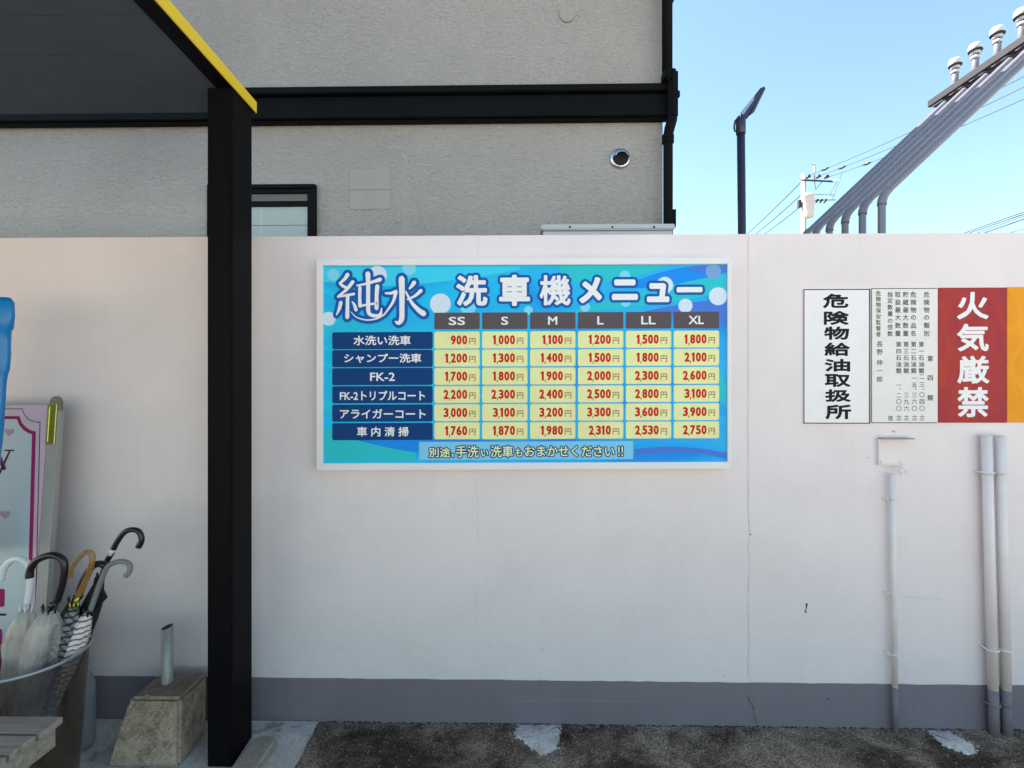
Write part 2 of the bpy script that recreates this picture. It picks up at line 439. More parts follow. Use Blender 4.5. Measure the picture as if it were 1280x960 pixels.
# ------------------------------------------------------------------ setting: ground
def gsheet(name, poly, z, m, th=.0):
    o = MB().add([(x, y, z) for x, y in poly], [tuple(range(len(poly)))]).build(name, m); o['kind'] = 'structure'; return o
gsheet('ground', [(-600, -600), (600, -600), (600, 900), (-600, 900)], 0, M['ground'])
gsheet('bounce_forecourt', [(-40, -45), (40, -45), (40, -2.75), (-40, -2.75)], .005, pale_conc('bounce_forecourt_concrete', (.52, .47, .42), (.57, .52, .46), (.44, .39, .35)))  # unseen pale ground behind the camera, added to bounce warm light onto the wall
a0 = PZ(399, 903, 0); a1 = PZ(370, 960, 0); dd = (a1 - a0)
a2 = a0 + dd * 12
poly = []
for i in range(25):
    p = a0 + (a2 - a0) * (i / 24.0 / 3.0) + Vector((random.uniform(-.006, .006), 0, 0)); poly.append((p.x, min(p.y, -.004)))
gsheet('concrete_apron', [(-7, -.004)] + poly + [(-7, poly[-1][1])], .005, M['apron'])
# grit gathered along the foot of the wall and loose on the ground
mb = MB(); rg = random.Random(3)
for i in range(2600):
    near = i < 1500
    x = rg.uniform(-1.0, 3.2); y = -rg.expovariate(45) - .004 if near else -rg.uniform(.01, .9)
    if x < -.93 and y < -.02: continue
    r = rg.uniform(.0012, .0042) if near else rg.uniform(.001, .0035); h = r * rg.uniform(.5, 1.1); q_ = rg.uniform(0, 6)
    v_ = [(x + r * rg.uniform(.7, 1.2) * math.cos(q_ + k * 2.09), y + r * rg.uniform(.7, 1.2) * math.sin(q_ + k * 2.09), 0) for k in range(3)]
    mb.add(v_ + [(x, y, h)], [(0, 1, 3), (1, 2, 3), (2, 0, 3)])
go = mb.build('loose_grit', mat('grit', (.34, .27, .22), .9, noise=.75, nscale=160)); go['kind'] = 'stuff'
mb = MB()
for i in range(420):
    x = rg.uniform(-1.0, 3.2); r = rg.uniform(.003, .011); mb.add([(x - r, -.0035, rg.uniform(0, .001)), (x + r, -.0035, 0), (x + r * .3, -.0034, rg.uniform(.002, .008)), (x - r * .5, -.0034, rg.uniform(.001, .006))], [(0, 1, 2, 3)])
go = mb.build('gap_shade_line', mat('black_gap_shade', (.02, .016, .013), .95)); go['kind'] = 'stuff'  # dark joint line at the wall's foot, gap shade painted as black flecks
# two mortar patches
def patch(outline_px, label):
    pts = [PZ(x, y, 0) for x, y in outline_px]
    c = sum(pts, Vector()) / len(pts); out = []
    for i, p in enumerate(pts):
        q = pts[(i + 1) % len(pts)]
        for k in range(9):
            r = p.lerp(q, k / 9); r += Vector((random.uniform(-.0055, .0055), random.uniform(-.009, .009), 0))
            out.append((r.x, min(r.y, -.003)))
    mb = MB(); n = len(out)
    inner = [(c.x + (x - c.x) * .82, c.y + (y - c.y) * .82) for x, y in out]
    mb.add([(x, y, .001) for x, y in out] + [(x, y, .006 + random.uniform(-.0015, .0015)) for x, y in inner] + [(c.x, c.y, .008)],
           [(i, (i+1)%n, (i+1)%n+n, i+n) for i in range(n)] + [(i+n, (i+1)%n+n, 2*n) for i in range(n)], True)
    for _ in range(26):
        a_ = random.uniform(0, 6.28); e_ = out[int(a_ / 6.29 * n)]; k_ = random.uniform(1.0, 1.22)
        sxp, syp = c.x + (e_[0] - c.x) * k_, min(c.y + (e_[1] - c.y) * k_, -.012); rs_ = random.uniform(.002, .008)
        mb.add([(sxp + rs_ * random.uniform(.5, 1.3) * math.cos(j_ * 1.05), syp + rs_ * random.uniform(.5, 1.3) * math.sin(j_ * 1.05), .0045) for j_ in range(6)], [tuple(range(6))])
    o = mb.build('mortar_patch', M['patch']); tag(o, label, 'mortar patch', 'mortar patches at the foot of the wall')
patch([(649, 905), (697, 905), (700, 916), (695, 936), (678, 945), (668, 938), (655, 926), (641, 920)], 'rough pale mortar patch on the dark ground below the price board')
patch([(1157, 914), (1187, 915), (1217, 932), (1221, 942), (1206, 944), (1180, 932)], 'elongated white mortar patch on the dark ground between the wall conduit and twin pipes')

# ------------------------------------------------------------------ boundary wall
WT = P(640, 294, WALLD).z
WTH = .15
wall = thing('boundary_wall', 'long cream painted wall with a grey painted band along its foot', 'wall', (0, WTH / 2, 0))
DZ = P(600, 849.5, WALLD).z
seams = [-7.5, -3.6, P(312, 500, WALLD).x, P(597, 700, WALLD).x, P(936, 600, WALLD).x, 3.9, 7.5]
for i in range(len(seams) - 1):
    MB().box((seams[i] + .0001, 0, 0), (seams[i+1] - .0001, WTH, WT)).build('wall_panel', M['wall'], wall, bevel=.0010)
# painted band: slightly uneven upper edge
mb = MB(); x = -7.5; xs = []
while x < 7.5: xs.append(x); x += random.uniform(.03, .08)
xs.append(7.5)
vs = []; fs = []
for x in xs:
    z = DZ + random.uniform(-.0015, .0015); zb = 0.0
    vs += [(x, -.0025, zb), (x, -.0025, z - .001), (x, .0, z), (x, .0, 0)]
for i in range(len(xs) - 1):
    a = i * 4; fs += [(a, a+4, a+5, a+1), (a+1, a+5, a+6, a+2)]
mb.add(vs, fs); mb.build('painted_base', M['dado'], wall)
# hairline cracks, laid on as thin darker strips
M['crack'] = mat('crack_grey', (.40, .35, .33), .9)
M['chip'] = mat('chipped_render', (.06, .05, .045), .9)
def crack(pts, w, m=None, y=-.0006, jitter=.002, n=10):
    mb = MB(); q = []
    for i in range(len(pts) - 1):
        for k in range(n):
            p = pts[i].lerp(pts[i+1], k / n); q.append(p + Vector((random.uniform(-jitter, jitter), 0, random.uniform(-jitter, jitter) * .5)))
    q.append(pts[-1])
    vs = []; fs = []
    for i, p in enumerate(q):
        t = (q[min(i+1, len(q)-1)] - q[max(i-1, 0)]).normalized(); s_ = Vector((t.z, 0, -t.x)) * (w * random.uniform(.2, 1.1) / 2)
        vs += [(p.x - s_.x, y, p.z - s_.z), (p.x + s_.x, y, p.z + s_.z)]
    for i in range(len(q) - 1): fs.append((2*i, 2*i+1, 2*i+3, 2*i+2))
    return mb.add(vs, fs)
W = lambda x, y: P(x, y, WALLD)
crack([W(934, 590), W(935, 640), W(937, 668)], .0019).build('crack', M['crack'], wall, fix=False)
crack([W(935, 678), W(936, 700)], .0016).build('crack', M['crack'], wall, fix=False)
crack([W(935.5, 722), W(935, 742)], .0022).build('crack', M['crack'], wall, fix=False)
crack([W(935, 755), W(935.5, 790), W(935, 845)], .0013).build('crack', M['crack'], wall, fix=False)
crack([W(934.5, 300), W(934.5, 590)], .0016, jitter=.0008).build('crack', M['crack'], wall, fix=False)
crack([W(934, 870), W(941, 884), W(943, 896), W(946, 905)], .0045, y=-.0032).build('crack', M['chip'], wall, fix=False)
crack([W(640, 877), W(700, 874), W(800, 877)], .0014, y=-.0032).build('crack', M['crack'], wall, fix=False)
crack([W(1119, 744), W(1150, 748), W(1180, 749)], .0014).build('crack', M['crack'], wall, fix=False)
mb = crack([W(1008, 754), W(1007, 766)], .012, jitter=.002, n=4); mb.v and None
mb.build('chip', M['chip'], wall, fix=False)
mb = MB()
for (x, y, r) in [(1035, 873, .005), (938, 668, .004), (424, 810, .003), (1085, 572, .003), (678, 812, .003), (905, 845, .003)]:
    c = W(x, y); yy = -.0034 if y > 850 else -.0007
    mb.add([(c.x + r * random.uniform(.6, 1) * math.cos(a * 1.05), yy, c.z + r * random.uniform(.7, 1.3) * math.sin(a * 1.05)) for a in range(6)], [tuple(range(6))])
mb.build('chip', M['chip'], wall, fix=False)

# ------------------------------------------------------------------ neighbouring house
HD = 3.60; HY = HD - WALLD
HX0 = -7.2; HX1 = P(829, 250, HD).x; HB = 8.0
EAVE = 6.25
house = thing('house', 'two storey grey stucco house with a black belt course behind the wall', 'house', ((HX0 + HX1) / 2, HY + 4, 0))
MB().box((HX0, HY + .03, 0), (HX1 - .0, HY + HB, EAVE)).build('house_body', M['stucco_smooth'], house)
beltz0 = P(600, 155, HD).z; beltz1 = P(600, 113, HD).z
xs = [HX1]
sx = [P(p, 200, HD).x for p in (825, 664.5, 505, 345, 187, 22)]
st = sx[-2] - sx[-1]
sx += [sx[-1] - st * k for k in range(1, 6)]
sx = sorted(sx + [HX1])
for i in range(len(sx) - 1):
    for z0, z1 in ((0, beltz0 + .03), (beltz1 - .03, EAVE)):
        MB().box((sx[i] + .003, HY, z0), (sx[i+1] - .003, HY + .028, z1)).build('siding_panel', M['stucco'], house, bevel=.002)
MB().box((HX0, HY + .0015, 0), (HX1 - .004, HY + .029, EAVE - .01)).build('joint_sealant', mat('joint_sealant', (.385, .345, .325), .6), house)
# belt course with its mouldings
belt = MB().box((HX0, HY - .045, beltz0 + .045), (HX1 + .03, HY - .001, beltz1 - .06)).build('belt_course', M['black_trim'], house, bevel=.004)
MB().box((HX0, HY - .085, beltz1 - .058), (HX1 + .05, HY - .001, beltz1 - .012)).box((HX0, HY - .062, beltz1 - .010), (HX1 + .04, HY - .001, beltz1 + .006)).build('moulding', M['black_trim'], belt, bevel=.006, seg=2)
MB().box((HX0, HY - .075, beltz0 + .014), (HX1 + .05, HY - .001, beltz0 + .043)).box((HX0, HY - .05, beltz0 - .004), (HX1 + .035, HY - .001, beltz0 + .012)).build('moulding', M['black_trim'], belt, bevel=.005, seg=2)
# roof with overhanging eaves
OV = .78
roof = MB().slab([(HX0 - OV, HY - .5), (HX1 + OV, HY - .5), (HX1 + OV, HY + HB + .5), (HX0 - OV, HY + HB + .5)], EAVE + .001, EAVE + .16).build('roof', M['black_trim'], house, bevel=.01)
e = MB(); x0, x1, y0, y1 = HX0 - OV, HX1 + OV, HY - .5, HY + HB + .5
e.add([(x0, y0, EAVE + .16), (x1, y0, EAVE + .16), (x1, y1, EAVE + .16), (x0, y1, EAVE + .16), (x0 + 4, (y0+y1)/2, EAVE + 1.5), (x1 - 4, (y0+y1)/2, EAVE + 1.5)],
      [(0, 1, 5, 4), (1, 2, 5), (2, 3, 4, 5), (3, 0, 4)])
e.build('roof_tiles', M['rail_grey'], house)
MB().tube([(HX1 + OV + .05, HY - .5, EAVE + .08), (HX1 + OV + .05, HY + HB + .5, EAVE + .08)], .055, 10).build('gutter', M['black_trim'], house)
# downpipe
DP = HD - .09
dp = MB().tube([P(834, -330, DP), P(834, 90, DP)], .036, 14).build('downpipe', M['black_trim'], house)
MB().tube([P(834.5, 92, DP), P(840, 100, DP), P(840, 150, DP), P(837, 160, DP), P(835, 170, DP), P(835, 420, DP)], [.036, .036, .036, .036, .033, .033], 14).build('downpipe', M['black_trim'], house)
c0 = P(833, 86, DP); c1 = P(846, 152, DP)
MB().box((P(828.5, 100, DP).x, HY - .15, P(834, 104, DP).z), (P(838, 100, DP).x, HY - .03, P(834, 88, DP).z)).build('pipe_elbow', M['black_trim'], dp, bevel=.015, seg=3)
MB().box((P(834.5, 100, DP).x, HY - .14, P(834, 151, DP).z), (P(846, 100, DP).x, HY - .035, P(834, 88.5, DP).z)).build('rain_box', M['black_trim'], dp, bevel=.02, seg=3)
for yy in (118, 172, 176):
    c = P(846 if yy == 118 else 835, yy, DP); r = .022 if yy == 118 else .041
    MB().cyl(c + Vector((0, 0, -.02)), c + Vector((0, 0, .02)), r, 14).build('pipe_bracket', M['black_trim'], dp, bevel=.004)
c = P(842.5, 262, DP)
MB().box((c.x - .008, HY - .1, P(842, 284, DP).z), (c.x + .012, HY - .06, c.z)).build('bracket_plate', M['black_trim'], house)
# stainless round vent hood
c = P(775, 199, HD); r = .072
vent = MB().lathe((0, 0, 0), [(r, 0), (r * 1.02, .010), (r * .97, .02), (r * .80, .024)], 36)
vent.v = [Vector((c.x + v.x, HY - v.z, c.z + v.y)) for v in vent.v]
vh = vent.build('vent_hood', M['chrome'], house)
v2 = MB()
hood = []
for i in range(9):
    ph = i / 8 * math.pi / 2
    for k in range(25):
        th = math.pi * k / 24 + 0
        rr = r * .80 * (math.cos(ph) * .35 + .65)
        hood.append(Vector((c.x + rr * math.cos(th), HY - .024 - .045 * math.sin(ph), c.z - .0 + rr * math.sin(th) * math.cos(ph * .55))))
fs = [(i*25+k, i*25+k+1, (i+1)*25+k+1, (i+1)*25+k) for i in range(8) for k in range(24)]
v2.add(hood, fs, True); v2.build('hood_shell', M['chrome'], vh)
v3 = MB(); n = 30
v3.add([(c.x + .003 + r * .74 * math.cos(2*math.pi*k/n), HY - .030, c.z - .006 + r * .70 * math.sin(2*math.pi*k/n)) for k in range(n)], [tuple(range(n))])
v3.build('vent_shade_disc', M['hole_shade'], vh)  # flat dark disc that paints the shade within the vent
# blanked round vent on the upper storey
c = P(709, 18.5, HD); v = MB().cyl((c.x, HY - .012, c.z), (c.x, HY - .0005, c.z), .058, 32); v.build('vent_cover', M['stucco_smooth'], house, bevel=.003)
a = P(437, 262, HD); b_ = P(488, 237.5, HD); c = P(488, 211, HD)
MB().box((a.x, HY - .004, a.z), (b_.x, HY - .0005, b_.z - .002)).build('cover_plate', M['stucco_smooth'], house, bevel=.002)
MB().box((a.x, HY - .004, b_.z + .002), (b_.x, HY - .0005, c.z)).build('cover_plate', M['stucco_smooth'], house, bevel=.002)
# window
wx0 = P(262, 240, HD).x; wx1 = P(396.5, 240, HD).x; wz1 = P(390, 232, HD).z; wz0 = wz1 - 1.0
win = MB().box((wx0, HY - .035, wz1 - .03), (wx1, HY - .001, wz1)).box((wx0, HY - .035, wz0), (wx1, HY - .001, wz0 + .03)) \
    .box((wx0, HY - .035, wz0 + .031), (wx0 + .03, HY - .001, wz1 - .031)).box((wx1 - .03, HY - .035, wz0 + .031), (wx1, HY - .001, wz1 - .031)) \
    .build('window', M['black_trim'], house, bevel=.003)
sash = MB().box((wx0 + .032, HY - .026, wz1 - .062), (wx1 - .032, HY - .002, wz1 - .033)).box((wx1 - .062, HY - .026, wz0 + .032), (wx1 - .032, HY - .002, wz1 - .064)) \
    .box((wx0 + .032, HY - .022, P(350, 259, HD).z), (wx1 - .063, HY - .002, P(350, 252.5, HD).z)) \
    .build('window_frame', M['black_trim'], win, bevel=.002)
tr = .95
MB().box((wx0 + .031, HY - .009, wz0 + .03), (wx1 - .06, HY - .006, wz1 - .06)).build('pane', translucent('window_glass', (.10, .12, .13), .12, .03), win)
for z1, z0 in ((258.5, 281.5), (282.5, 306), (307, 330)):
    MB().box((wx0 + .03, HY - .005, P(350, z0, HD).z), (wx1 - .06, HY - .001, P(350, z1, HD).z)).build('blind_slat', M['blind'], win)
MB().box((P(327, 270, HD).x - .004, HY - .0058, wz0 + .05), (P(327, 270, HD).x + .004, HY - .0052, P(350, 260, HD).z)).build('blind_cord', M['white_plastic'], win)
MB().box((wx0 + .031, HY - .004, P(350, 252, HD).z), (wx1 - .06, HY - .001, P(350, 243, HD).z)).build('blind_box', mat('brownish_headbox', (.18, .165, .155), .6), win)

# outdoor unit between wall and house
AD = 2.78
ac = thing('air_conditioner', 'beige outdoor unit whose flat lid shows over the wall beside the house corner', 'outdoor unit', (P(760, 290, AD).x, AD - WALLD + .15, 0))
ax0 = P(676, 290, AD).x; ax1 = P(843.5, 290, AD).x; az = P(760, 280.5, AD).z
MB().box((ax0, AD - WALLD - .01, az - .032), (ax1, AD - WALLD + .32, az)).build('lid', M['ac'], ac, bevel=.006, seg=2)
MB().box((ax0 + .012, AD - WALLD + .0, az - .64), (ax1 - .012, AD - WALLD + .31, az - .033)).build('casing', M['ac'], ac, bevel=.008)
mb = MB()
for px in (712, 765, 817):
    c = P(px, 284.5, AD); mb.cyl((c.x, AD - WALLD - .014, c.z), (c.x, AD - WALLD - .009, c.z), .006, 8)
mb.build('screws', M['rail_grey'], ac)
for xx in (ax0 + .05, ax1 - .09):
    for yy in (.02, .26):
        MB().box((xx, AD - WALLD + yy, 0), (xx + .04, AD - WALLD + yy + .04, az - .641)).build('leg', M['steel'], ac)
MB().box((ax0 + .03, AD - WALLD + .01, 1.2), (ax1 - .03, AD - WALLD + .30, 1.24)).build('shelf', M['steel'], ac)

# ------------------------------------------------------------------ canopy and its pillar
CZ0 = 2.715
tip = P(321, 141.6, 2.15); CZ0 = tip.z
far = PZ(195, 0, CZ0)
ed = (far - tip); ed.normalize()         # runs towards the viewer along the right edge
canopy = thing('canopy', 'black flat canopy with a yellow edge strip over the left side', 'canopy', (-1.19, -.2, 0))
inn = Vector((-ed.y, ed.x, 0)); 
if inn.x > 0: inn = -inn
LEN = 5.6; WID = 6.5  # unseen reach enlarged to darken the left part of the wall
def cq(a, b):    # a along the edge from the rear tip, b inwards
    p = tip + ed * a; return Vector((p.x - b, p.y, CZ0))
pitch = .192
k = 0
a = .0
while a < LEN:
    a2 = min(a + pitch - .0025, LEN)
    p = [cq(a, .075), cq(a, WID), cq(a2, WID), cq(a2, .075)]
    MB().slab([(q.x, q.y) for q in p], CZ0 + .006, CZ0 + .03).build('ceiling_panel', M['soffit'], canopy)
    a += pitch
p = [cq(0, .01), cq(0, WID), cq(LEN, WID), cq(LEN, .01)]
MB().slab([(q.x, q.y) for q in p], CZ0 + .033, CZ0 + .044).build('roof_deck', M['black_steel'], canopy)
p = [cq(-.0, .006), cq(-.0, .072), cq(LEN, .072), cq(LEN, .006)]
MB().slab([(q.x, q.y) for q in p], CZ0 + .0005, CZ0 + .032).build('side_beam', M['black_steel'], canopy)
p = [cq(0, -.0), cq(0, .005), cq(LEN, .005), cq(LEN, 0)]
MB().slab([(q.x, q.y) for q in p], CZ0, CZ0 + .048).build('edge_strip', M['yellow'], canopy)
# pillar
f0 = P(259, 700, 1.96); f1 = P(290, 700, 1.96); r1 = P(315, 700, 2.13)
px0, px1 = f0.x, f1.x
pil = MB()
yF = 1.96 - WALLD; yR = 2.13 - WALLD
pil.hexa([(px0, yF, .004), (px1, yF, .004), (r1.x, yR, .004), (px0, yR, .004), (px0, yF, CZ0 - .001), (px1, yF, CZ0 - .001), (r1.x, yR, CZ0 - .001), (px0, yR, CZ0 - .001)])
pil.build('pillar', M['black_steel'], canopy, bevel=.003, seg=2)

# low rounded kerb beside the pillar
k1 = PZ(324, 919, .03); 
mb = MB(); poly = []
kx0, kx1 = px1 + .012, PZ(340, 935, .03).x
cxk = (kx0 + kx1) / 2; rk = (kx1 - kx0) / 2
for i in range(13):
    an = math.pi * i / 12; poly.append((cxk + rk * math.cos(an), k1.y - rk * .75 + rk * .75 * math.sin(an)))
poly += [(kx0, -1.6), (kx1, -1.6)]
kerb = mb.slab(poly, .004, .036).build('round_ended_kerb', pale_conc('brown_kerb_concrete', (.34, .27, .22), (.42, .34, .28), (.22, .17, .14)), None, bevel=.012, seg=3)
tag(kerb, 'low brownish round ended kerb on the ground right of the black pillar', 'kerb')

# ------------------------------------------------------------------ menu price board
SB = -.045                                     # front of its printed face
bc = P(655, 456, WALLD + SB)
board = thing('price_board', 'white framed blue car wash price board hung on the cream wall', 'sign', (bc.x, -.02, bc.z))
def S(px, py):                                 # board coordinates: photo pixels of its left end, board turned by a hair
    return P(px, py - (px - 405) * .0040, WALLD + SB)
def flat(mb, pts, y): mb.add([(p.x, y, p.z) for p in pts], [tuple(range(len(pts)))]); return mb
YL = [SB - .0003 * i for i in range(12)]
fx0, fx1, fy0, fy1 = 396.5, 913.5, 324.5, 587.5
ix0, ix1, iy0, iy1 = 404.5, 908.5, 332.5, 579
def quad(x0, y0, x1, y1): return [S(x0, y1), S(x1, y1), S(x1, y0), S(x0, y0)]
def rail(pts): 
    m = MB(); n = len(pts)
    m.add([(p.x, SB - .010, p.z) for p in pts] + [(p.x, -.001, p.z) for p in pts],
          [tuple(range(n)), tuple(reversed(range(n, 2*n)))] + [(i, i+n, (i+1)%n+n, (i+1)%n) for i in range(n)]); return m
fr = [[S(fx0, fy0), S(fx1, fy0), S(ix1, iy0), S(ix0, iy0)], [S(fx1, fy0), S(fx1, fy1), S(ix1, iy1), S(ix1, iy0)],
      [S(fx1, fy1), S(fx0, fy1), S(ix0, iy1), S(ix1, iy1)], [S(fx0, fy1), S(fx0, fy0), S(ix0, iy0), S(ix0, iy1)]]
for q in fr: rail(q).build('frame_rail', M['white_alu'], board, bevel=.0022, seg=2)
m = MB(); q = quad(ix0 - .5, iy0 - .5, ix1 + .5, iy1 + .5)
m.add([(p.x, SB, p.z) for p in q] + [(p.x, -.004, p.z) for p in q], [(0,1,2,3), (7,6,5,4), (0,4,5,1), (1,5,6,2), (2,6,7,3), (3,7,4,0)])
m.build('face_panel', M['board'], board)
def curve_poly(top, bot): return [S(x, y) for x, y in top] + [S(x, y) for x, y in reversed(bot)]
def smooth(pts, n=6):
    out = []
    for i in range(len(pts) - 1):
        p0 = pts[max(i-1, 0)]; p1 = pts[i]; p2 = pts[i+1]; p3 = pts[min(i+2, len(pts)-1)]
        for k in range(n):
            t = k / n
            out.append(tuple(.5 * (2*p1[j] + (-p0[j]+p2[j])*t + (2*p0[j]-5*p1[j]+4*p2[j]-p3[j])*t*t + (-p0[j]+3*p1[j]-3*p2[j]+p3[j])*t**3) for j in (0, 1)))
    out.append(pts[-1]); return out
def swath(mb, top, bot, y):
    a = smooth(top); b = smooth(bot); n = min(len(a), len(b)); vs = []
    for i in range(n):
        p, q = S(*a[i]), S(*b[i]); vs += [(p.x, y, p.z), (q.x, y, q.z)]
    mb.add(vs, [(2*i, 2*i+1, 2*i+3, 2*i+2) for i in range(n-1)])
def sw(mkey, top, bot, li):
    m = MB(); swath(m, top, bot, YL[li]); m.build('wave_print', M[mkey], board, fix=False)
sw('wave_c', [(405, 334), (470, 334), (560, 334), (650, 334)], [(405, 352), (470, 358), (560, 352), (650, 338)], 1)
sw('wave_a', [(700, 334), (740, 333.5), (790, 333.5), (835, 333.5)], [(700, 352), (740, 356), (790, 348), (835, 334)], 1)
sw('wave_b', [(790, 354), (830, 341), (870, 334), (908, 334)], [(790, 362), (830, 360), (870, 352), (908, 342)], 1)
sw('wave_d', [(860, 338), (880, 334.5), (895, 333.5), (908, 333.5)], [(860, 340), (880, 343), (895, 344), (908, 343)], 2)
sw('wave_a', [(720, 388), (780, 372), (850, 356), (908, 344)], [(720, 392), (780, 386), (850, 378), (908, 366)], 2)
sw('wave_d', [(800, 392), (840, 384), (880, 378), (908, 374)], [(800, 396), (840, 398), (880, 402), (908, 410)], 2)
sw('wave_a', [(405, 534), (430, 541), (460, 550), (520, 566)], [(405, 578), (440, 578), (480, 578), (520, 578)], 1)
sw('wave_b', [(440, 547), (520, 546), (640, 552), (720, 548)], [(440, 549), (520, 566), (640, 574), (720, 576)], 2)
sw('wave_a', [(898, 465), (901, 470), (905, 478), (908, 484)], [(898, 500), (901, 502), (905, 508), (908, 512)], 1)
sw('wave_d', [(793, 563), (830, 560), (870, 562), (908, 568)], [(793, 570), (830, 568), (870, 568), (908, 576)], 1)
def disc(mb, px, py, r, y, n=28):
    rr = r / 277.0 * 1.0; c = S(px, py)
    X0 = S(ix0, 400).x; X1 = S(ix1, 400).x; Z1 = S(px, iy0).z
    mb.add([(min(max(c.x + rr * math.cos(2*math.pi*k/n), X0), X1), y, min(c.z + rr * math.sin(2*math.pi*k/n), Z1)) for k in range(n)], [tuple(range(n))])
for x, y, r in ((472, 344.5, 11.5), (550.5, 380.5, 12.8), (411, 398.5, 8.6), (831, 358, 10), (897.5, 372.3, 11), (856.7, 384, 8.6)):
    m = MB(); disc(m, x, y, r, YL[3]); m.build('bubble_print', M['bubble'], board, fix=False)
for x, y, r in ((416.5, 343.5, 7.4), (511.5, 336, 8.5), (731.5, 385, 6), (660.5, 389, 5.5), (781, 346, 6.3), (782, 379, 6), (585, 384, 10)):
    m = MB(); disc(m, x, y, r, YL[3]); m.build('bubble_print', M['bubble_faint'], board, fix=False)
m = MB(); disc(m, 891.5, 341, 9.3, YL[3]); m.build('bubble_print', M['bubble_violet'], board, fix=False)
# table cells with rounded corners
def rrect(mb, x0, y0, x1, y1, y, r=2.2):
    pts = []
    for cx, cy, a0 in ((x1 - r, y0 + r, -90), (x1 - r, y1 - r, 0), (x0 + r, y1 - r, 90), (x0 + r, y0 + r, 180)):
        for k in range(4):
            an = R(a0 + k * 30); pts.append(S(cx + r * math.cos(an), cy + r * math.sin(an)))
    mb.add([(p.x, y, p.z) for p in reversed(pts)], [tuple(range(len(pts)))])
cx0 = [543, 602.7, 662.6, 722.4, 782.2, 842.0]
rows = [413.6, 436.2, 458.9, 481.6, 504.3, 527.0]
PXM = 1 / 277.0
def SF(mb, t, x0, x1, y0, y1, li, rpx, n=8, box=None):
    a = S(x0, y1); b = S(x1, y0); s = S(x1, y1)
    fat_text(mb, t, a.x, b.x, (a.z + s.z) / 2, (S(x0, y0).z + b.z) / 2, YL[li], rpx * PXM, n, box)
heads = []
for cx, t_, w in zip(cx0, ('SS', 'S', 'M', 'L', 'LL', 'XL'), (20, 8.6, 11, 7.6, 17.5, 18.5)):
    m = MB(); rrect(m, cx, 391.5, cx + 56.7, 412.2, YL[4], 1.6); hc = m.build('heading_cell', M['cell_head'], board, fix=False)
    m = MB(); SF(m, t_, cx + 28.2 - w/2, cx + 28.2 + w/2, 397.0, 406.8, 5, .28, 6); m.build('lettering', M['print_white'], hc, fix=False)
for ry, t_, x0, x1, y0, y1 in ((415.4, '水洗い洗車', 442.3, 513.2, 420, 431.6), (437.8, 'シャンプー洗車', 430.5, 526.5, 442.4, 453.6), (460.3, 'FK-2', 463, 493.4, 466.2, 476.2),
                          (483.0, 'FK-2トリプルコート', 425.2, 531, 488.8, 500.5), (506.0, 'アライガーコート', 425.2, 531.8, 511.8, 523.2), (529.0, '車 内 清 掃', 446.6, 510.6, 534, 545.6)):
    m = MB(); rrect(m, 415.5, ry, 540.8, ry + 21.3, YL[4]); sc_ = m.build('service_cell', M['navy'], board, fix=False)
    m = MB(); SF(m, t_, x0, x1, y0, y1, 5, .26, 6); m.build('lettering', M['print_white'], sc_, fix=False)
prices = [['900', '1,000', '1,100', '1,200', '1,500', '1,800'], ['1,200', '1,300', '1,400', '1,500', '1,800', '2,100'], ['1,700', '1,800', '1,900', '2,000', '2,300', '2,600'],
          ['2,200', '2,300', '2,400', '2,500', '2,800', '3,100'], ['3,000', '3,100', '3,200', '3,300', '3,600', '3,900'], ['1,760', '1,870', '1,980', '2,310', '2,530', '2,750']]
def digits(mb, t, xr, y0, y1):
    x = xr
    for ch in reversed(t):
        if ch == ',':
            SF(mb, ',', x - 1.5, x - .8, y1 - 1.0, y1 + 1.8, 5, .35, 5); x -= 1.9; continue
        if ch == '1':
            sx_ = x - 1.0; sl = sx_ - 2.7
            q_ = [S(a_, b_) for a_, b_ in ((sx_, y0), (sx_, y1), (sl, y1), (sl, y0 + 3.0), (sl - 1.25, y0 + 3.7), (sl - 1.25, y0 + 2.0), (sl + .5, y0))]
            mb.add([(p_.x, YL[5], p_.z) for p_ in q_], [tuple(range(7))]); x -= 5.1; continue
        w = 7.1
        SF(mb, ch, x - w + 1.05, x - .95, y0 + .6, y1 - .6, 5, .62 if ch != '1' else .42, 6); x -= w
for r_, ry in enumerate(rows):
    for c_, cx in enumerate(cx0):
        m = MB(); rrect(m, cx, ry + 1.6, cx + 56.7, ry + 22.9 - .2, YL[4]); pc_ = m.build('price_cell', M['cell'], board, fix=False)
        m = MB(); digits(m, prices[r_][c_], cx + 41.4, ry + 6.3, ry + 17.8); m.build('price_figures', M['red_ink'], pc_, fix=False)
        m = MB(); SF(m, '円', cx + 43.6, cx + 51.4, ry + 9.8, ry + 17.6, 5, .08, 4); m.build('yen_mark', M['yen_ink'], pc_, fix=False)
for t_, x0, x1, y0, y1 in (('洗', 571.5, 608.0, 346, 382.0), ('車', 625.5, 661.0, 346, 382.0), ('機', 675.5, 712.5, 346, 382.0), ('メ', 726, 750.5, 349.5, 378.5),
                          ('ニ', 767, 795, 353, 374.5), ('ュ', 810.5, 834.5, 357.5, 377.5), ('ー', 847.5, 876, 362.5, 365.5)):
    g_ = {'洗': 1.3, '車': 1.5, '機': .9, 'メ': 1.9, 'ニ': 2.2, 'ュ': 2.0, 'ー': 1.9}[t_]
    m = MB(); SF(m, t_, x0, x1, y0, y1, 6, g_, 8); tc_ = m.build('title_character', M['print_white'], board, fix=False)
    m = MB(); SF(m, t_, x0, x1, y0, y1, 5, g_ + 3.1, 12); m.build('outline', M['title_blue'], tc_, fix=False)
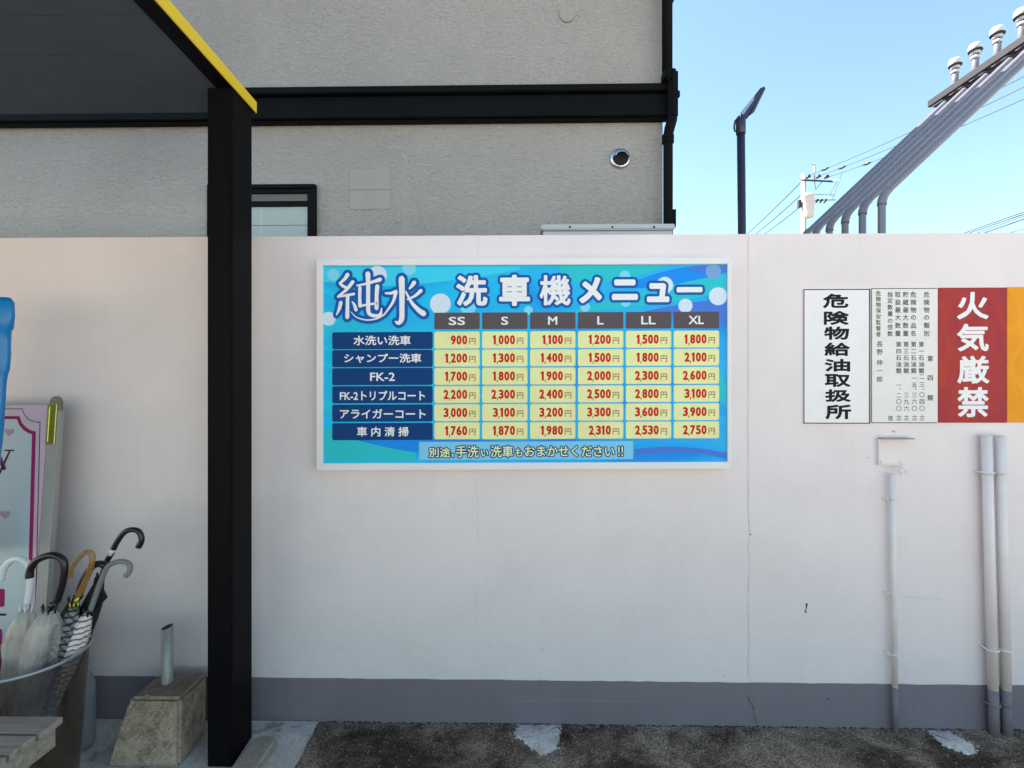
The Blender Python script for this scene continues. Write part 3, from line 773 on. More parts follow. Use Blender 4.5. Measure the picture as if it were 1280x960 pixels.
# brush-drawn word at upper left
C1 = lambda x, y: (390 + x / 4.741, 315 + y / 4.741)
strokes = [
 ([(212,135),(196,160),(166,186)], [24,20,12]), ([(166,186),(186,204),(204,212)], [14,18,18]), ([(243,178),(205,225),(158,262)], [22,18,12]),
 ([(154,266),(205,258),(250,250)], [12,14,16]), ([(212,258),(212,300),(210,388)], [22,20,24]), ([(172,300),(164,335),(146,374)], [22,20,6]),
 ([(240,296),(254,318),(262,345)], [8,18,20]),
 ([(268,200),(330,188),(405,165)], [10,14,24]), ([(285,212),(284,270),(286,322)], [20,18,22]), ([(286,322),(335,312),(388,306)], [14,13,14]),
 ([(388,205),(384,260),(384,335)], [26,22,24]), ([(332,130),(334,200),(334,335),(342,368),(372,380),(404,374),(414,335)], [30,24,24,22,20,20,6]),
 ([(532,160),(534,240),(534,330),(532,400),(512,424),(494,412)], [36,32,30,30,22,6]),
 ([(436,246),(470,246),(498,236)], [10,16,20]), ([(498,238),(480,300),(430,372)], [22,16,8]), ([(430,372),(380,398),(320,404),(262,386),(232,355)], [10,9,8,6,3]),
 ([(606,184),(594,202),(578,220)], [26,20,10]), ([(646,232),(612,262),(566,284)], [22,16,8]), ([(556,236),(590,300),(630,345),(662,368)], [8,18,26,34]),
]
def stroke(mb, pts, ws, grow, y, n=10, ph=.3):
    q = smooth([(p[0], p[1], ) for p in pts], 5) if len(pts) > 2 else pts
    L_ = len(q) - 1; prev = None; yy = y
    for i, (x, yv) in enumerate(q):
        t = i / L_ * (len(ws) - 1); a = int(min(t, len(ws) - 2)); w = ws[a] + (ws[a+1] - ws[a]) * (t - a) + grow
        px_, py_ = C1(x, yv); c = S(px_, py_); r = w / 2 / 4.741 / 277
        STAG[0] = (STAG[0] + 1) % 37; yy = y - .000003 * STAG[0]
        mb.add([(c.x + r * math.cos(2*math.pi*k/n + ph), yy, c.z + r * math.sin(2*math.pi*k/n + ph)) for k in range(n)], [tuple(range(n))])
        if prev:
            pc, pr = prev; d = Vector((c.x - pc.x, 0, c.z - pc.z))
            if d.length > 1e-6:
                d.normalize(); s_ = Vector((-d.z, 0, d.x)); STAG[0] = (STAG[0] + 1) % 37; yy = y - .000003 * STAG[0]
                mb.add([(pc.x + s_.x*pr, yy, pc.z + s_.z*pr), (pc.x - s_.x*pr, yy, pc.z - s_.z*pr), (c.x - s_.x*r, yy, c.z - s_.z*r), (c.x + s_.x*r, yy, c.z + s_.z*r)], [(0,1,2,3)])
        prev = (c, r)
mw = MB(); mo = MB()
for p, w in strokes: stroke(mw, p, w, 0, YL[9], 5, 1.2); stroke(mo, p, w, 36, YL[6])
mo.build('title_outline', M['title_blue'], board, fix=False); mw.build('title_lettering', M['print_white'], board, fix=False)
# footer line
m = MB(); flat(m, quad(524, 552.8, 791.5, 575.5), YL[4]); m.build('footer_box', M['pale_box'], board, fix=False)
mo = MB(); mw = MB()
for t, x0, x1, y0, y1 in (('別途', 536, 563, 559.5, 571.5), ('、', 564, 567.5, 567, 571.5), ('手洗', 569.5, 598.5, 557.5, 571.8), ('い', 601.5, 610.5, 562.5, 570.5), ('洗車', 613, 641.6, 557.5, 571.8),
                          ('も', 644, 653, 560.8, 570.8), ('おまかせください', 656, 768, 558.2, 571.2), ('!', 772.5, 774.6, 559, 571), ('!', 776.6, 778.8, 559, 571)):
    SF(mw, t, x0 + .3, x1 - .3, y0 + .6, y1 + .6, 6, .22, 6); SF(mo, t, x0 + .3, x1 - .3, y0 + .6, y1 + .6, 5, 1.5, 8)
mo.build('footer_outline', M['navy'], board, fix=False); mw.build('footer_lettering', M['lemon_ink'], board, fix=False)

# ------------------------------------------------------------------ four warning plates
def plate(px0, px1, py0, py1, m, name, label):
    a = W(px0, py1); b = W(px1, py0)
    t = thing(name, label, 'sign', ((a.x + b.x) / 2, -.002, (a.z + b.z) / 2))
    MB().box((a.x, -.0045, a.z), (b.x, -.0006, b.z)).build('plate', m, t, bevel=.0008)
    return t, a, b
def border(t, a, b, sides, w=.0045, m='black_ink'):
    mb = MB(); y = -.0049; e = .0006
    if 'l' in sides: mb.add([(a.x+e, y, a.z+e), (a.x+w, y, a.z+e), (a.x+w, y, b.z-e), (a.x+e, y, b.z-e)], [(0,1,2,3)])
    if 'r' in sides: mb.add([(b.x-w, y, a.z+e), (b.x-e, y, a.z+e), (b.x-e, y, b.z-e), (b.x-w, y, b.z-e)], [(0,1,2,3)])
    if 't' in sides: mb.add([(a.x+w, y, b.z-w), (b.x-w, y, b.z-w), (b.x-w, y, b.z-e), (a.x+w, y, b.z-e)], [(0,1,2,3)])
    if 'b' in sides: mb.add([(a.x+w, y, a.z+e), (b.x-w, y, a.z+e), (b.x-w, y, a.z+w), (a.x+w, y, a.z+w)], [(0,1,2,3)])
    mb.build('border_line', M[m], t, fix=False)
PY = -.0050
def box_char(par, mk, ch, x0, x1, y0, y1, g_):
    a = W(x0, y1); b = W(x1, y0); mb = MB(); fat_text(mb, ch, a.x, b.x, a.z, b.z, PY, g_ / 280, 8); mb.build('character', M[mk], par, fix=False)
def em_char(mb, ch, cx, cy, s, bev=0, sy=None):
    if ch == '、': cx += s * .55; cy -= s * .45
    sy = sy or s
    a = W(cx - s/2, cy + sy/2); b = W(cx + s/2, cy - sy/2); text_to(mb, ch, a.x, b.x, a.z, b.z, PY, 0, bev, em=True, th=.0002)
t, a, b = plate(1003.5, 1086.6, 361.3, 529.5, M['plate_white'], 'notice_plate', 'white plate with one column of large black characters on the wall')
border(t, a, b, 'lrtb')
ys = [(366.8, 385.8), (388.5, 406.8), (407.8, 425.4), (427.8, 445.6), (448.2, 465.0), (467.0, 484.2), (486.2, 502.8), (505.2, 524.4)]
xsr = [(1027.5, 1060), (1028.5, 1060.5), (1028.8, 1061), (1029.3, 1062), (1029.5, 1062.3), (1029.5, 1062.5), (1030, 1063), (1030.5, 1063.5)]
for ch, (y0, y1), (x0, x1) in zip('危険物給油取扱所', ys, xsr): box_char(t, 'black_ink', ch, x0 + 1.2, x1 - 1.2, y0 + 1.2, y1 - 1.2, .75)
t, a, b = plate(1088.0, 1171.2, 360.2, 528.8, M['plate_aged'], 'notice_plate', 'white plate with seven columns of small black characters, second from the left')
border(t, a, b, 'ltb', .0035)
mb = MB()
C5 = lambda x, y: (990 + x / 5.055, 350 + y / 5.055)
def vcol(txt, x, ylist, s, bev=.012):
    for ch, y in zip(txt, ylist):
        if ch == ' ': continue
        cx, cy = C5(x, y); em_char(mb, ch, cx, cy, s, bev)
y6 = [93, 142, 190, 237, 288, 338]
vcol('危険物の類別', 845, y6, 7.6); vcol('危険物の品名', 762, y6, 7.6); vcol('貯蔵最大数量', 713, y6, 7.6); vcol('取扱最大数量', 664, y6, 7.6)
vcol('指定数量の倍数', 615, [93, 132, 173, 214, 258, 298, 340], 7.0); vcol('危険物保安監督者', 541, [86, 122, 158, 194, 232, 268, 306, 343], 6.6)
y5 = [407, 450, 491, 533, 574]
vcol('第一石油類', 812, y5, 7.0); vcol('第二石油類', 763, y5, 7.0); vcol('第三石油類', 716, y5, 7.0); vcol('第四石油類', 669, y5, 7.0)
vcol('長野伸一郎', 549, [405, 455, 522, 574, 627], 8.0, .004)
vcol('第四類', 868, [497, 618, 744], 7.6)
vcol('二三、〇四〇立', 816, [610, 660, 695, 725, 768, 810, 870], 7.2, .004); vcol('一五、三六〇立', 768, [620, 662, 695, 726, 768, 811, 870], 7.2, .004)
vcol('三九六立', 718, [726, 768, 811, 870], 7.2, .004); vcol('一、二〇〇立', 670, [664, 692, 728, 768, 811, 870], 7.2, .004); vcol('倍', 617, [873], 6.6)
mb.build('lettering', M['grey_ink'], t, fix=False)['kind'] = 'stuff'
t, a, b = plate(1171.7, 1257.3, 359.6, 528.3, M['red_plate'], 'warning_plate', 'red plate with four large white characters on the wall')
for ch, x0, x1, y0, y1 in (('火', 1194.5, 1235, 364.5, 400), ('気', 1194.5, 1235.2, 404.2, 440), ('厳', 1194.8, 1236, 444.2, 480), ('禁', 1195, 1235, 483.2, 522)):
    box_char(t, 'print_white', ch, x0 + 1.6, x1 - 1.6, y0 + 1.6, y1 - 1.6, 1.0)
t, a, b = plate(1257.8, 1342, 358.8, 528.0, M['orange_plate'], 'warning_plate', 'plain orange plate on the wall directly right of the red plate')
border(t, a, b, 'l', .004, 'yen_ink') if False else None

# ------------------------------------------------------------------ bracket box and conduit on the wall
m = thing('mounting_bracket', 'thin square metal backing plate with a rusty top lip above the wall conduit', 'bracket', (W(1115, 560).x, -.01, W(1115, 580).z))
a = W(1095.8, 580.8); b = W(1128, 548)
MB().box((a.x, -.004, a.z), (b.x, -.0006, b.z)).build('back_plate', M['wall'], m, bevel=.001)
lip = MB().box((W(1096.5, 548).x, -.034, W(1100, 548.2).z), (W(1136, 548).x, -.0042, W(1100, 546.9).z)).build('top_lip', mat('rust_stained_paint', (.32, .28, .24), .7, noise=.3, nscale=60), m)
MB().box((a.x, -.014, a.z), (a.x + .004, -.0042, b.z - .004)).build('side_flange', M['wall'], m)
MB().box((a.x + .005, -.014, a.z), (b.x, -.0042, a.z + .004)).build('bottom_flange', M['wall'], m)
for x_, y_ in ((1100, 577), (1124, 577), (1117, 539)):
    c = W(x_, y_); MB().cyl((c.x, -.012, c.z), (c.x, -.0005, c.z), .004, 8).build('screw', M['wall'], m)
M['pipe_paint'] = mat('cream_pipe_paint', (.79, .70, .70), .6, spec=.2, noise=.04, nscale=10)
M['pipe_base'] = mat('grey_pipe_paint', (.20, .172, .20), .6, spec=.2, noise=.08, nscale=20)
def wall_pipe(pxt, pyt, pxb, pyb, r, name, label, group=None, split=None, clampsz=()):
    yc = -.012 - r
    A = P(pxt, pyt, WALLD + yc); B = P(pxb, pyb, WALLD + yc); B.z = max(B.z, .0)
    t = thing(name, label, 'pipe', (B.x, yc, 0), group)
    k = (A.z - DZ) / (A.z - B.z); Mid = A.lerp(B, k) if not split else A.lerp(B, split)
    MB().tube([A, Mid], r, 18).build('pipe', M['pipe_paint'], t)
    MB().tube([Mid, Vector((B.x, B.y, -.02))], r * 1.01, 18).build('pipe_foot', M['pipe_base'], t)
    return t, A, B, r, yc
t, A, B, r, yc = wall_pipe(1115.3, 592, 1119.3, 910, .0118, 'wall_conduit', 'single slim cream conduit with clips and loose wire at its top')
for yy in (623, 743, 818):
    c = A.lerp(B, (yy - 592) / 318.0)
    MB().tube([(c.x + (r+.003) * math.cos(k_), yc + (r+.003) * math.sin(k_), c.z) for k_ in [0]] + [(c.x + (r+.003) * math.cos(k_), yc + (r+.003) * math.sin(k_), c.z) for k_ in [-.6, -1.2, -1.57, -2.0, -2.6, -3.14]], .003, 6) \
        .box((c.x - r - .018, -.006, c.z - .009), (c.x - r + .004, -.0006, c.z + .009)).box((c.x - r - .008, yc, c.z - .008), (c.x - r - .003, -.002, c.z + .008)).build('clip', M['pipe_paint'], t)
pts = smooth([(-.012, .0), (.0, .018), (.014, .03), (.028, .024), (.038, .006), (.040, -.006), (.036, .004), (.028, .018), (.036, .03), (.055, .018), (.06, -.002)])
MB().tube([(A.x + x, yc + .004 * math.sin(i), A.z + z) for i, (x, z) in enumerate(pts)], .0022, 6).build('loose_wire', M['pipe_paint'], t)
r2 = .0188
tp = []
for (pt, pb, lab) in ((1233.2, 1242.8, 'left one of two thick cream pipes strapped side by side to the wall'), (1250.0, 1259.0, 'right one of two thick cream pipes strapped side by side to the wall')):
    t, A, B, r, yc = wall_pipe(pt, 545.5, pb, 922, r2 if pt < 1240 else r2 * 1.0, 'wall_pipe', lab, 'twin pipes on the wall')
    MB().tube([A + Vector((0, 0, -.0)), A + Vector((0, 0, .006))], r2 * 1.12, 18).build('pipe_cap', M['pipe_paint'], t, bevel=.002)
    for yy in (591, 813, 883):
        c = A.lerp(B, (yy - 545.5) / 376.0); rr = r2 + .003
        arc = [(c.x + rr * math.cos(R(-180 + 15*k_ - 0)), yc + rr * math.sin(R(-180 + 15 * k_)), c.z + (0 if yy != 813 else -.004)) for k_ in range(13)]
        arc = [(arc[0][0] - .014 + .0, -.004, c.z)] + [(arc[0][0] - .002, -.004, c.z)] + arc + [(arc[-1][0], -.004, c.z)]
        MB().tube(arc, .0042, 6).build('pipe_strap', M['pipe_paint'] if yy < 860 else M['pipe_base'], t)

# ------------------------------------------------------------------ concrete block with steel pipe
blk = thing('concrete_block', 'pitted brown concrete footing block beside the black pillar', 'concrete block', (-1.42, -.16, 0))
tfl = P(161, 880, 2.0); tfr = P(225, 876, 2.0); H = .252
xl, xr = tfl.x, tfr.x
v8 = [(xl - .055, -.290, .004), (xr + .030, -.290, .004), (xr + .01, -.085, .004), (xl - .045, -.085, .004), (xl, -.24, H), (xr, -.24, H), (xr - .0, -.06, H), (xl, -.06, H)]
mb = MB().hexa(v8); bo = mb.build('footing', M['block'], blk)
bm = bmesh.new(); bm.from_mesh(bo.data)
bmesh.ops.bevel(bm, geom=list(bm.edges), offset=.012, segments=2, affect='EDGES')
bmesh.ops.subdivide_edges(bm, edges=[e for e in bm.edges if e.calc_length() > .03], cuts=14, use_grid_fill=True)
from mathutils import noise as mn
bmesh.ops.recalc_face_normals(bm, faces=bm.faces)
for v in bm.verts:
    q = v.co + world_loc(blk); n_ = mn.noise(q * 45) * .0030 + mn.noise(q * 140) * .0016
    if mn.noise(q * 85 + Vector((5, 1, 9))) > .42: n_ -= .006
    v.co += v.normal * n_
bm.to_mesh(bo.data); bm.free()
pb = P(209, 856, 2.11)
pt_ = .49
pr = MB(); n = 20
vs = []; fs = []
for z_, rr, sl_ in ((H - .01, .0225, 0), (pt_, .0225, .35), (pt_ - .001, .0200, .35), (pt_ - .10, .0200, 0)):
    for k in range(n):
        an = 2*math.pi*k/n; vs.append((pb.x + rr*math.cos(an), pb.y + rr*math.sin(an), z_ + .6 * sl_ * rr*(math.cos(an) + .8 * math.sin(an))))
for i in range(3):
    for k in range(n): fs.append((i*n+k, i*n+(k+1)%n, (i+1)*n+(k+1)%n, (i+1)*n+k))
fs.append(tuple(3*n + k for k in range(n)))
spo = pr.add(vs, fs, True).build('steel_pipe', mat('dull_zinc_pipe', (.40, .39, .38), .5, metal=.3, noise=.1, nscale=40), blk)
MB().add([(pb.x + .0196*math.cos(2*math.pi*k/n), pb.y + .0196*math.sin(2*math.pi*k/n), pt_ - .0015 + .21*.0196*(math.cos(2*math.pi*k/n) + .8 * math.sin(2*math.pi*k/n))) for k in range(n)], [tuple(range(n))]).build('pipe_shade_disc', M['hole_shade'], spo, fix=False)  # dark disc just below the rim, painting the shade inside the pipe

# ------------------------------------------------------------------ pink A-frame sign
SD = 2.14
lean = -.07                      # bottom comes forward
sign = thing('folding_sign', 'pale pink folding sign with magenta outline and a brass hinge, leaning by the wall', 'sign', (-2.2, SD - WALLD - .05, 0))
topz = P(60, 506, SD).z
def SG(px, z, dy=0):            # a point on the leaning sign face below photo column px of its top edge
    x = P(px, 506, SD).x; k = (topz - z) / topz
    return Vector((x, SD - WALLD + lean * k * 1.5 - dy, z))
def zof(py):                    # height on the leaning face seen at row py
    z = 1.0
    for _ in range(30):
        D = SD + lean * 1.5 * (topz - z) / topz; z = CZ - (py - 480) / F * D * 1.0
    return z
def xpx(px, py):                # x on the leaning face for a photo pixel
    z = zof(py); D = SD + lean * 1.5 * (topz - z) / topz; return P(px, py, D).x
def face(mb, pts, dy, th=.0):   # polygon given in photo pixels, laid on the sign face
    vs = []
    for px, py in pts:
        z = zof(py); k = (topz - z) / topz
        vs.append((max(xpx(px, py), xL + .008), SD - WALLD + lean * 1.5 * k - dy, max(z, zb + .005)))
    mb.add(vs, [tuple(range(len(vs)))]); return mb
xR = P(63.5, 506, SD).x; xL = xR - .60
zb = .06
def slabface(x0, x1, z0, z1, y0, y1):
    vs = []
    for yy in (y0, y1):
        for x, z in ((x0, z0), (x1, z0), (x1, z1), (x0, z1)):
            k = (topz - z) / topz; vs.append((x, SD - WALLD + lean * 1.5 * k - yy, z))
    return MB().add(vs, [(0,1,2,3), (7,6,5,4), (0,4,5,1), (1,5,6,2), (2,6,7,3), (3,7,4,0)])
slabface(xL, xR, zb, topz, -.002, .012).build('sign_panel', M['pink'], sign, bevel=.001)
pR = P(79, 506, SD).x; zt = P(70, 497, SD).z
slabface(xR + .002, pR, .0, zt - .055, -.012, .014).build('side_post', M['alu'], sign, bevel=.003)
slabface(pR - .006, pR + .001, .0, zt - .06, .0145, .018).build('post_edge', M['alu'], sign)
slabface(xR + .004, pR - .010, zof(556), zof(505), .0145, .020).build('hinge', M['brass'], sign, bevel=.002)
slabface(xR + .016, xR + .021, zof(553), zof(508), .0205, .026).build('hinge_pin', M['brass'], sign, bevel=.002)
mbh = MB(); c = P(72, 501, SD)
for sgn in (1,):
    pts = [(c.x + .024 * math.cos(R(a_)), c.z - .01 + .03 * math.sin(R(a_))) for a_ in range(0, 181, 15)] + [(c.x - .024, c.z - .05), (c.x + .024, c.z - .05)]
    mbh.prism(pts, SD - WALLD - .0145, SD - WALLD + .004)
mbh.build('post_cap', M['rust_cap'], sign, bevel=.002)
# rear leaf of the A-frame
slabface(xL, xR, zb, topz, -.016, -.004).build('rear_panel', M['alu'], sign)
xx = lambda p: p
field_pts = [(-60, 519), (24, 519), (27, 526), (33, 531), (39, 534), (35, 700), (29, 900), (-60, 900)]
face(MB(), [(-60, 511), (32, 511), (34, 518), (39, 524), (46, 527), (54, 528), (50, 700), (44, 900), (-60, 900)], .0124).build('outline_print', M['dark_line'], sign, fix=False)
face(MB(), [(-60, 511.9), (31.4, 511.9), (33.6, 519), (38.6, 525), (46, 528), (53, 529), (49, 700), (43, 899), (-60, 899)], .0128).build('border_print', M['pink'], sign, fix=False)
face(MB(), [(-60, 520.5), (28, 520.5), (31, 529), (36, 534.5), (42, 538.5), (48.5, 540), (44.5, 700), (38.5, 896), (-60, 896)], .0132).build('band_print', M['magenta'], sign, fix=False)
face(MB(), [(-60, 524.5), (25, 524.5), (28, 532), (33.5, 538.5), (39, 542), (43.8, 543.5), (39.8, 700), (33.5, 892), (-60, 892)], .0136).build('field_print', M['pale_field'], sign, fix=False)
def heart(cx, cy, s):
    pts = []
    for i in range(20):
        t_ = 2*math.pi*i/20; pts.append((cx + s*(16*math.sin(t_)**3)/16, cy - s*(13*math.cos(t_)-5*math.cos(2*t_)-2*math.cos(3*t_)-math.cos(4*t_))/18))
    return pts
mb = MB()
for c_ in ((16, 540.5, 6.3), (10.5, 645, 6.8), (-18, 590, 6.5)): face(mb, heart(*c_), .0139)
mb.build('heart_print', M['heart'], sign, fix=False)
mb = MB()      # serif letter y
for pts in ([(-5, 564), (1, 564), (12.0, 587), (8.5, 589.5)], [(15.5, 564), (18, 564), (5, 593), (1.5, 598), (-1, 599), (0.5, 596)], [(-6, 563), (5, 563), (5, 564.8), (-6, 564.8)], [(9.5, 563), (22, 563), (22, 564.8), (9.5, 564.8)]): face(mb, pts, .0142)
mb.build('sign_lettering', M['dark_line'], sign, fix=False)
mb = MB(); face(mb, [(0.5, 565.5), (3, 565.5), (11.3, 584.5), (10, 586.5)], .0146); mb.build('letter_fill', M['magenta'], sign, fix=False)
mb = MB(); face(mb, [(-60, 739), (8.5, 739), (10.3, 741), (10, 760), (8, 762), (-60, 762)], .0141); face(mb, [(-60, 790), (7, 790), (6.5, 860), (-60, 860)], .0141); mb.build('block_print', M['magenta'], sign, fix=False)
mb = MB(); face(mb, [(-60, 771), (12, 770), (12, 773), (-60, 774)], .0141); mb.build('rule_print', M['dark_line'], sign, fix=False)

# ------------------------------------------------------------------ rolled blue banner at left edge
BD = 1.95
ban = thing('blue_banner', 'bright blue vinyl banner hanging in folds at the left edge of the picture', 'banner', (P(-30, 600, BD).x, BD - WALLD, 0))
prof = [(372, 12), (378, 16.5), (395, 17), (411, 15), (413, 12.5), (430, 11.5), (445, 11.5), (462, 10), (467, 8.0), (475, 6.5), (500, 4.5), (540, 2), (580, -2), (625, -8), (700, -16)]
vs = []; nseg = 24
for py, pr_ in prof:
    for j in range(nseg):
        an = 2*math.pi*j/nseg
        xr_ = P(pr_, py, BD).x; cx_ = xr_ - .10
        vs.append((cx_ + .10 * math.cos(an) , BD - WALLD - .035 * math.sin(an) * (1 + .25*math.sin(5*an + py*.02)), P(pr_, py, BD).z))
fs = [(i*nseg+j, i*nseg+(j+1)%nseg, (i+1)*nseg+(j+1)%nseg, (i+1)*nseg+j) for i in range(len(prof)-1) for j in range(nseg)]
fs += [tuple(range(nseg)), tuple((len(prof)-1)*nseg + j for j in range(nseg))]
MB().add(vs, fs, True).build('vinyl', M['banner'], ban, bevel=0)
c = P(-26, 360, BD); MB().cyl((c.x, BD - WALLD, 0.01), (c.x, BD - WALLD, c.z + .02), .011, 12).build('pole', M['white_plastic'], ban)
MB().cyl((c.x, BD - WALLD, .005), (c.x, BD - WALLD, .05), .17, 24).build('pole_base', M['black_plastic'], ban, bevel=.01)

# ------------------------------------------------------------------ umbrella bin
BX = -1.857; BY = 1.84 - WALLD; BR = .178; BH = CZ - (806 - 480) / F * 1.84
BH = .515
binn = thing('umbrella_bin', 'round smoked clear plastic bin full of umbrellas at lower left', 'bin', (BX, BY, 0))
MB().lathe((BX, BY, .012), [(0.001, 0), (BR*.80, 0), (BR*.82, .01), (BR, BH-.02), (BR-.004, BH-.02), (BR*.81, .016), (.001, .012)], 48).build('bin_wall', M['bin'], binn)
MB().lathe((BX, BY, .012), [(BR-.002, BH-.022), (BR+.006, BH-.020), (BR+.008, BH-.012), (BR+.002, BH-.008), (BR-.005, BH-.012), (BR-.002, BH-.022)], 48).build('rim', M['steel'], binn)
# bulging clear bottle between bin and wall
c = P(101, 870, 2.06)
jug = MB().lathe((c.x, c.y, 0.006), [(.001, 0), (.045, .0), (.05, .02), (.05, .22), (.047, .27), (.035, .30), (.016, .31), (.001, .312)], 28).build('clear_bottle', M['jug'])
tag(jug, 'cloudy clear round topped container standing behind the umbrella bin', 'container')

def umbrella(label, D, handle, hr, hm, top, bottomx, body_r, bm_, folds=8, extra=None, shaft=None, body_top=None):
    """handle: photo pixels from the free end of the crook to where it meets the canopy; top: body start pixel"""
    hp = [P(x, y, D) for x, y in smooth(handle, 5)]
    base = Vector((bottomx, BY + (D - 1.84) * .6, .05))
    T = P(*top, D)
    t = thing('umbrella', label, 'umbrella', base, 'umbrellas in the bin')
    MB().tube(hp, [hr * (1.08 if i < 4 else 1) for i in range(len(hp))], 12).build('handle', hm, t)
    MB().tube([hp[-1], T], hr * .75, 10).build('ferrule', shaft or M['black_plastic'], t)
    n = 14; pts = [T.lerp(base, i / n) for i in range(n + 1)]
    prof_ = [.35, .75, .95, 1, .98, .92, .85, .78, .7, .62, .54, .46, .38, .30, .2]
    rs = [body_r * q for q in prof_]
    MB().tube(pts, rs, folds * 3, fl=lambda i, k: (1.0, .80, .92)[k % 3] * (1 + .06 * math.sin(i * 2.1 + k))).build('canopy_cloth', bm_, t)
    MB().tube([base, base + Vector((0, 0, -.035))], .004, 8).build('tip', M['steel'], t)
    # little rib ends standing up round the shaft
    rb = MB()
    for k in range(6):
        an = 2*math.pi*k/6; d = Vector((math.cos(an), math.sin(an) * .8, 0)) * body_r * .42
        rb.tube([T + d * .8 + Vector((0, 0, -.012)), T + d + Vector((0, 0, .020))], .0035, 6)
    rb.build('rib_ends', shaft or M['black_plastic'], t)
    return t
X = lambda px: P(px, 900, 1.84).x
u = umbrella('clear umbrella with a white crook handle, leftmost in the bin', 1.85, [(1, 725), (4, 712), (12, 702), (22, 698), (32, 702), (38, 712), (38, 730), (34, 755)], .0115, M['white_plastic'], (33, 762), X(8), .056, M['milky_film'], shaft=M['white_plastic'])
u = umbrella('clear umbrella with a black crook handle in the middle of the bin', 1.80, [(37, 722), (38, 712), (44, 702), (55, 696), (67, 694), (77, 698), (80.5, 708), (78, 728), (71, 752)], .0125, M['black_plastic'], (62, 762), X(26), .060, M['clear_film'])
u = umbrella('umbrella with an amber see-through crook handle and dark checked cloth', 1.865, [(87, 722), (88, 713), (94, 702), (103, 693), (111, 690), (115.5, 696), (113, 712), (105, 730), (98, 745)], .0100, M['amber'], (93, 758), X(34), .038, M['check'], shaft=M['brass'])
u = umbrella('black umbrella with a tall black crook handle and white tag', 1.93, [(173, 684), (177, 675), (174, 665), (165, 662), (155, 666), (146, 678), (140, 690), (131, 706)], .0105, M['black_plastic'], (126, 722), X(32), .034, M['black_cloth'])
tagp = [P(141.5, 686, 1.93), P(137.5, 693, 1.93)]
MB().tube(tagp, .0125, 12).build('tag_band', M['label_white'], u)
fl = MB(); fa = [P(118, 722, 1.92), P(126, 718, 1.93), P(127, 736, 1.92), P(133, 748, 1.91), P(118, 764, 1.90), P(108, 770, 1.90)]
fl.add([tuple(p) for p in fa] + [(p.x - .004, p.y + .012, p.z) for p in fa], [(0,1,2,3,4,5), (11,10,9,8,7,6)] + [(i, i+6, (i+1)%6+6, (i+1)%6) for i in range(6)]); fl.build('loose_fold', M['black_cloth'], u)
u = umbrella('black umbrella with a thin black loop handle behind the grey handle', 1.885, [(133, 707), (124, 704.5), (116, 708), (108, 718), (102, 730), (98, 748)], .0125, M['black_plastic'], (92, 752), X(34), .046, M['black_cloth'])
u = umbrella('umbrella with a grey crook handle and frilly white striped cloth', 1.88, [(157, 720), (162, 714), (162, 706), (155, 702), (144, 703), (134, 709), (127, 724), (119, 746), (113, 763)], .0095, M['grey_handle'], (110, 766), X(20), .038, M['frill'])
u = umbrella('navy blue umbrella low in the bin with a curved black strap', 1.86, [(38, 817), (42, 822), (54, 820), (66, 813)], .009, M['black_plastic'], (80, 797), X(30), .036, M['navy_cloth'])

# ------------------------------------------------------------------ slatted bench in the corner
bz = .44
bench = thing('wooden_bench', 'weathered grey slatted wooden bench in front of the umbrella bin', 'bench', (-2.2, -.9, 0))
c = PZ(79, 895.5, bz); ex = c.x; ey = c.y
w_ = .078; g_ = .010
for k in range(6):
    y1_ = ey - k * (w_ + g_); 
    MB().box((ex - 1.5, y1_ - w_, bz - .022), (ex + random.uniform(-.004, .002), y1_, bz)).build('slat', M['wood'], bench, bevel=.003)
MB().box((ex - .045, ey - .50, bz - .09), (ex - .012, ey - .012, bz - .0225)).build('end_rail', M['wood'], bench, bevel=.003)
for yy in (ey - .07, ey - .47):
    for xx_ in (ex - .115, ex - 1.45):
        MB().box((xx_, yy - .03, .004), (xx_ + .05, yy + .025, bz - .0235)).build('leg', M['wood'], bench, bevel=.003)
MB().box((ex - 1.45, ey - .045, bz - .085), (ex - .047, ey - .02, bz - .023)).build('apron_rail', M['wood'], bench, bevel=.002)
MB().box((ex - .0115, ey - .29, bz - .052), (ex - .0095, ey - .20, bz - .026)).build('paper_tag', M['label_white'], bench)

# ------------------------------------------------------------------ solar lamp post
LD = 4.7
lp = thing('lamp_post', 'slim navy lamp post with a tilted solar lamp behind the wall', 'street lamp', (P(927, 300, LD).x, LD - WALLD, 0))
T = P(926, 152, LD); Bt = P(927.5, 300, LD); Bt2 = T + (Bt - T) * (T.z / (T.z - Bt.z))
MB().tube([(Bt2.x, Bt2.y, 0), T], .036, 16).build('pole', M['navy_steel'], lp)
# head: slim wedge tilted up to the right
def LPx(x, y, dd_): return P(900 + x / 12, 90 + y / 12, LD + dd_)
mb = MB()
mb.hexa([LPx(290, 640, -.02), LPx(390, 730, -.02), LPx(390, 730, .20), LPx(290, 640, .20), LPx(625, 215, -.02), LPx(695, 225, -.02), LPx(695, 225, .20), LPx(625, 215, .20)])
head = mb.build('lamp_head', M['navy_steel'], lp, bevel=.012, seg=2)
MB().hexa([LPx(400, 690, -.025), LPx(515, 600, -.025), LPx(515, 600, .15), LPx(400, 690, .15), LPx(610, 300, -.025), LPx(690, 235, -.025), LPx(690, 235, .15), LPx(610, 300, .15)]).build('battery_case', M['navy_steel'], head, bevel=.01)
MB().hexa([LPx(315, 620, -.030), LPx(350, 640, -.030), LPx(350, 640, -.022), LPx(315, 620, -.022), LPx(520, 350, -.030), LPx(505, 420, -.030), LPx(505, 420, -.022), LPx(520, 350, -.022)]).build('lens', M['lamp_lens'], head)
MB().tube([T + Vector((0, 0, -.12)), T + Vector((0, 0, .03))], .044, 14).build('collar', M['navy_steel'], lp, bevel=.004)
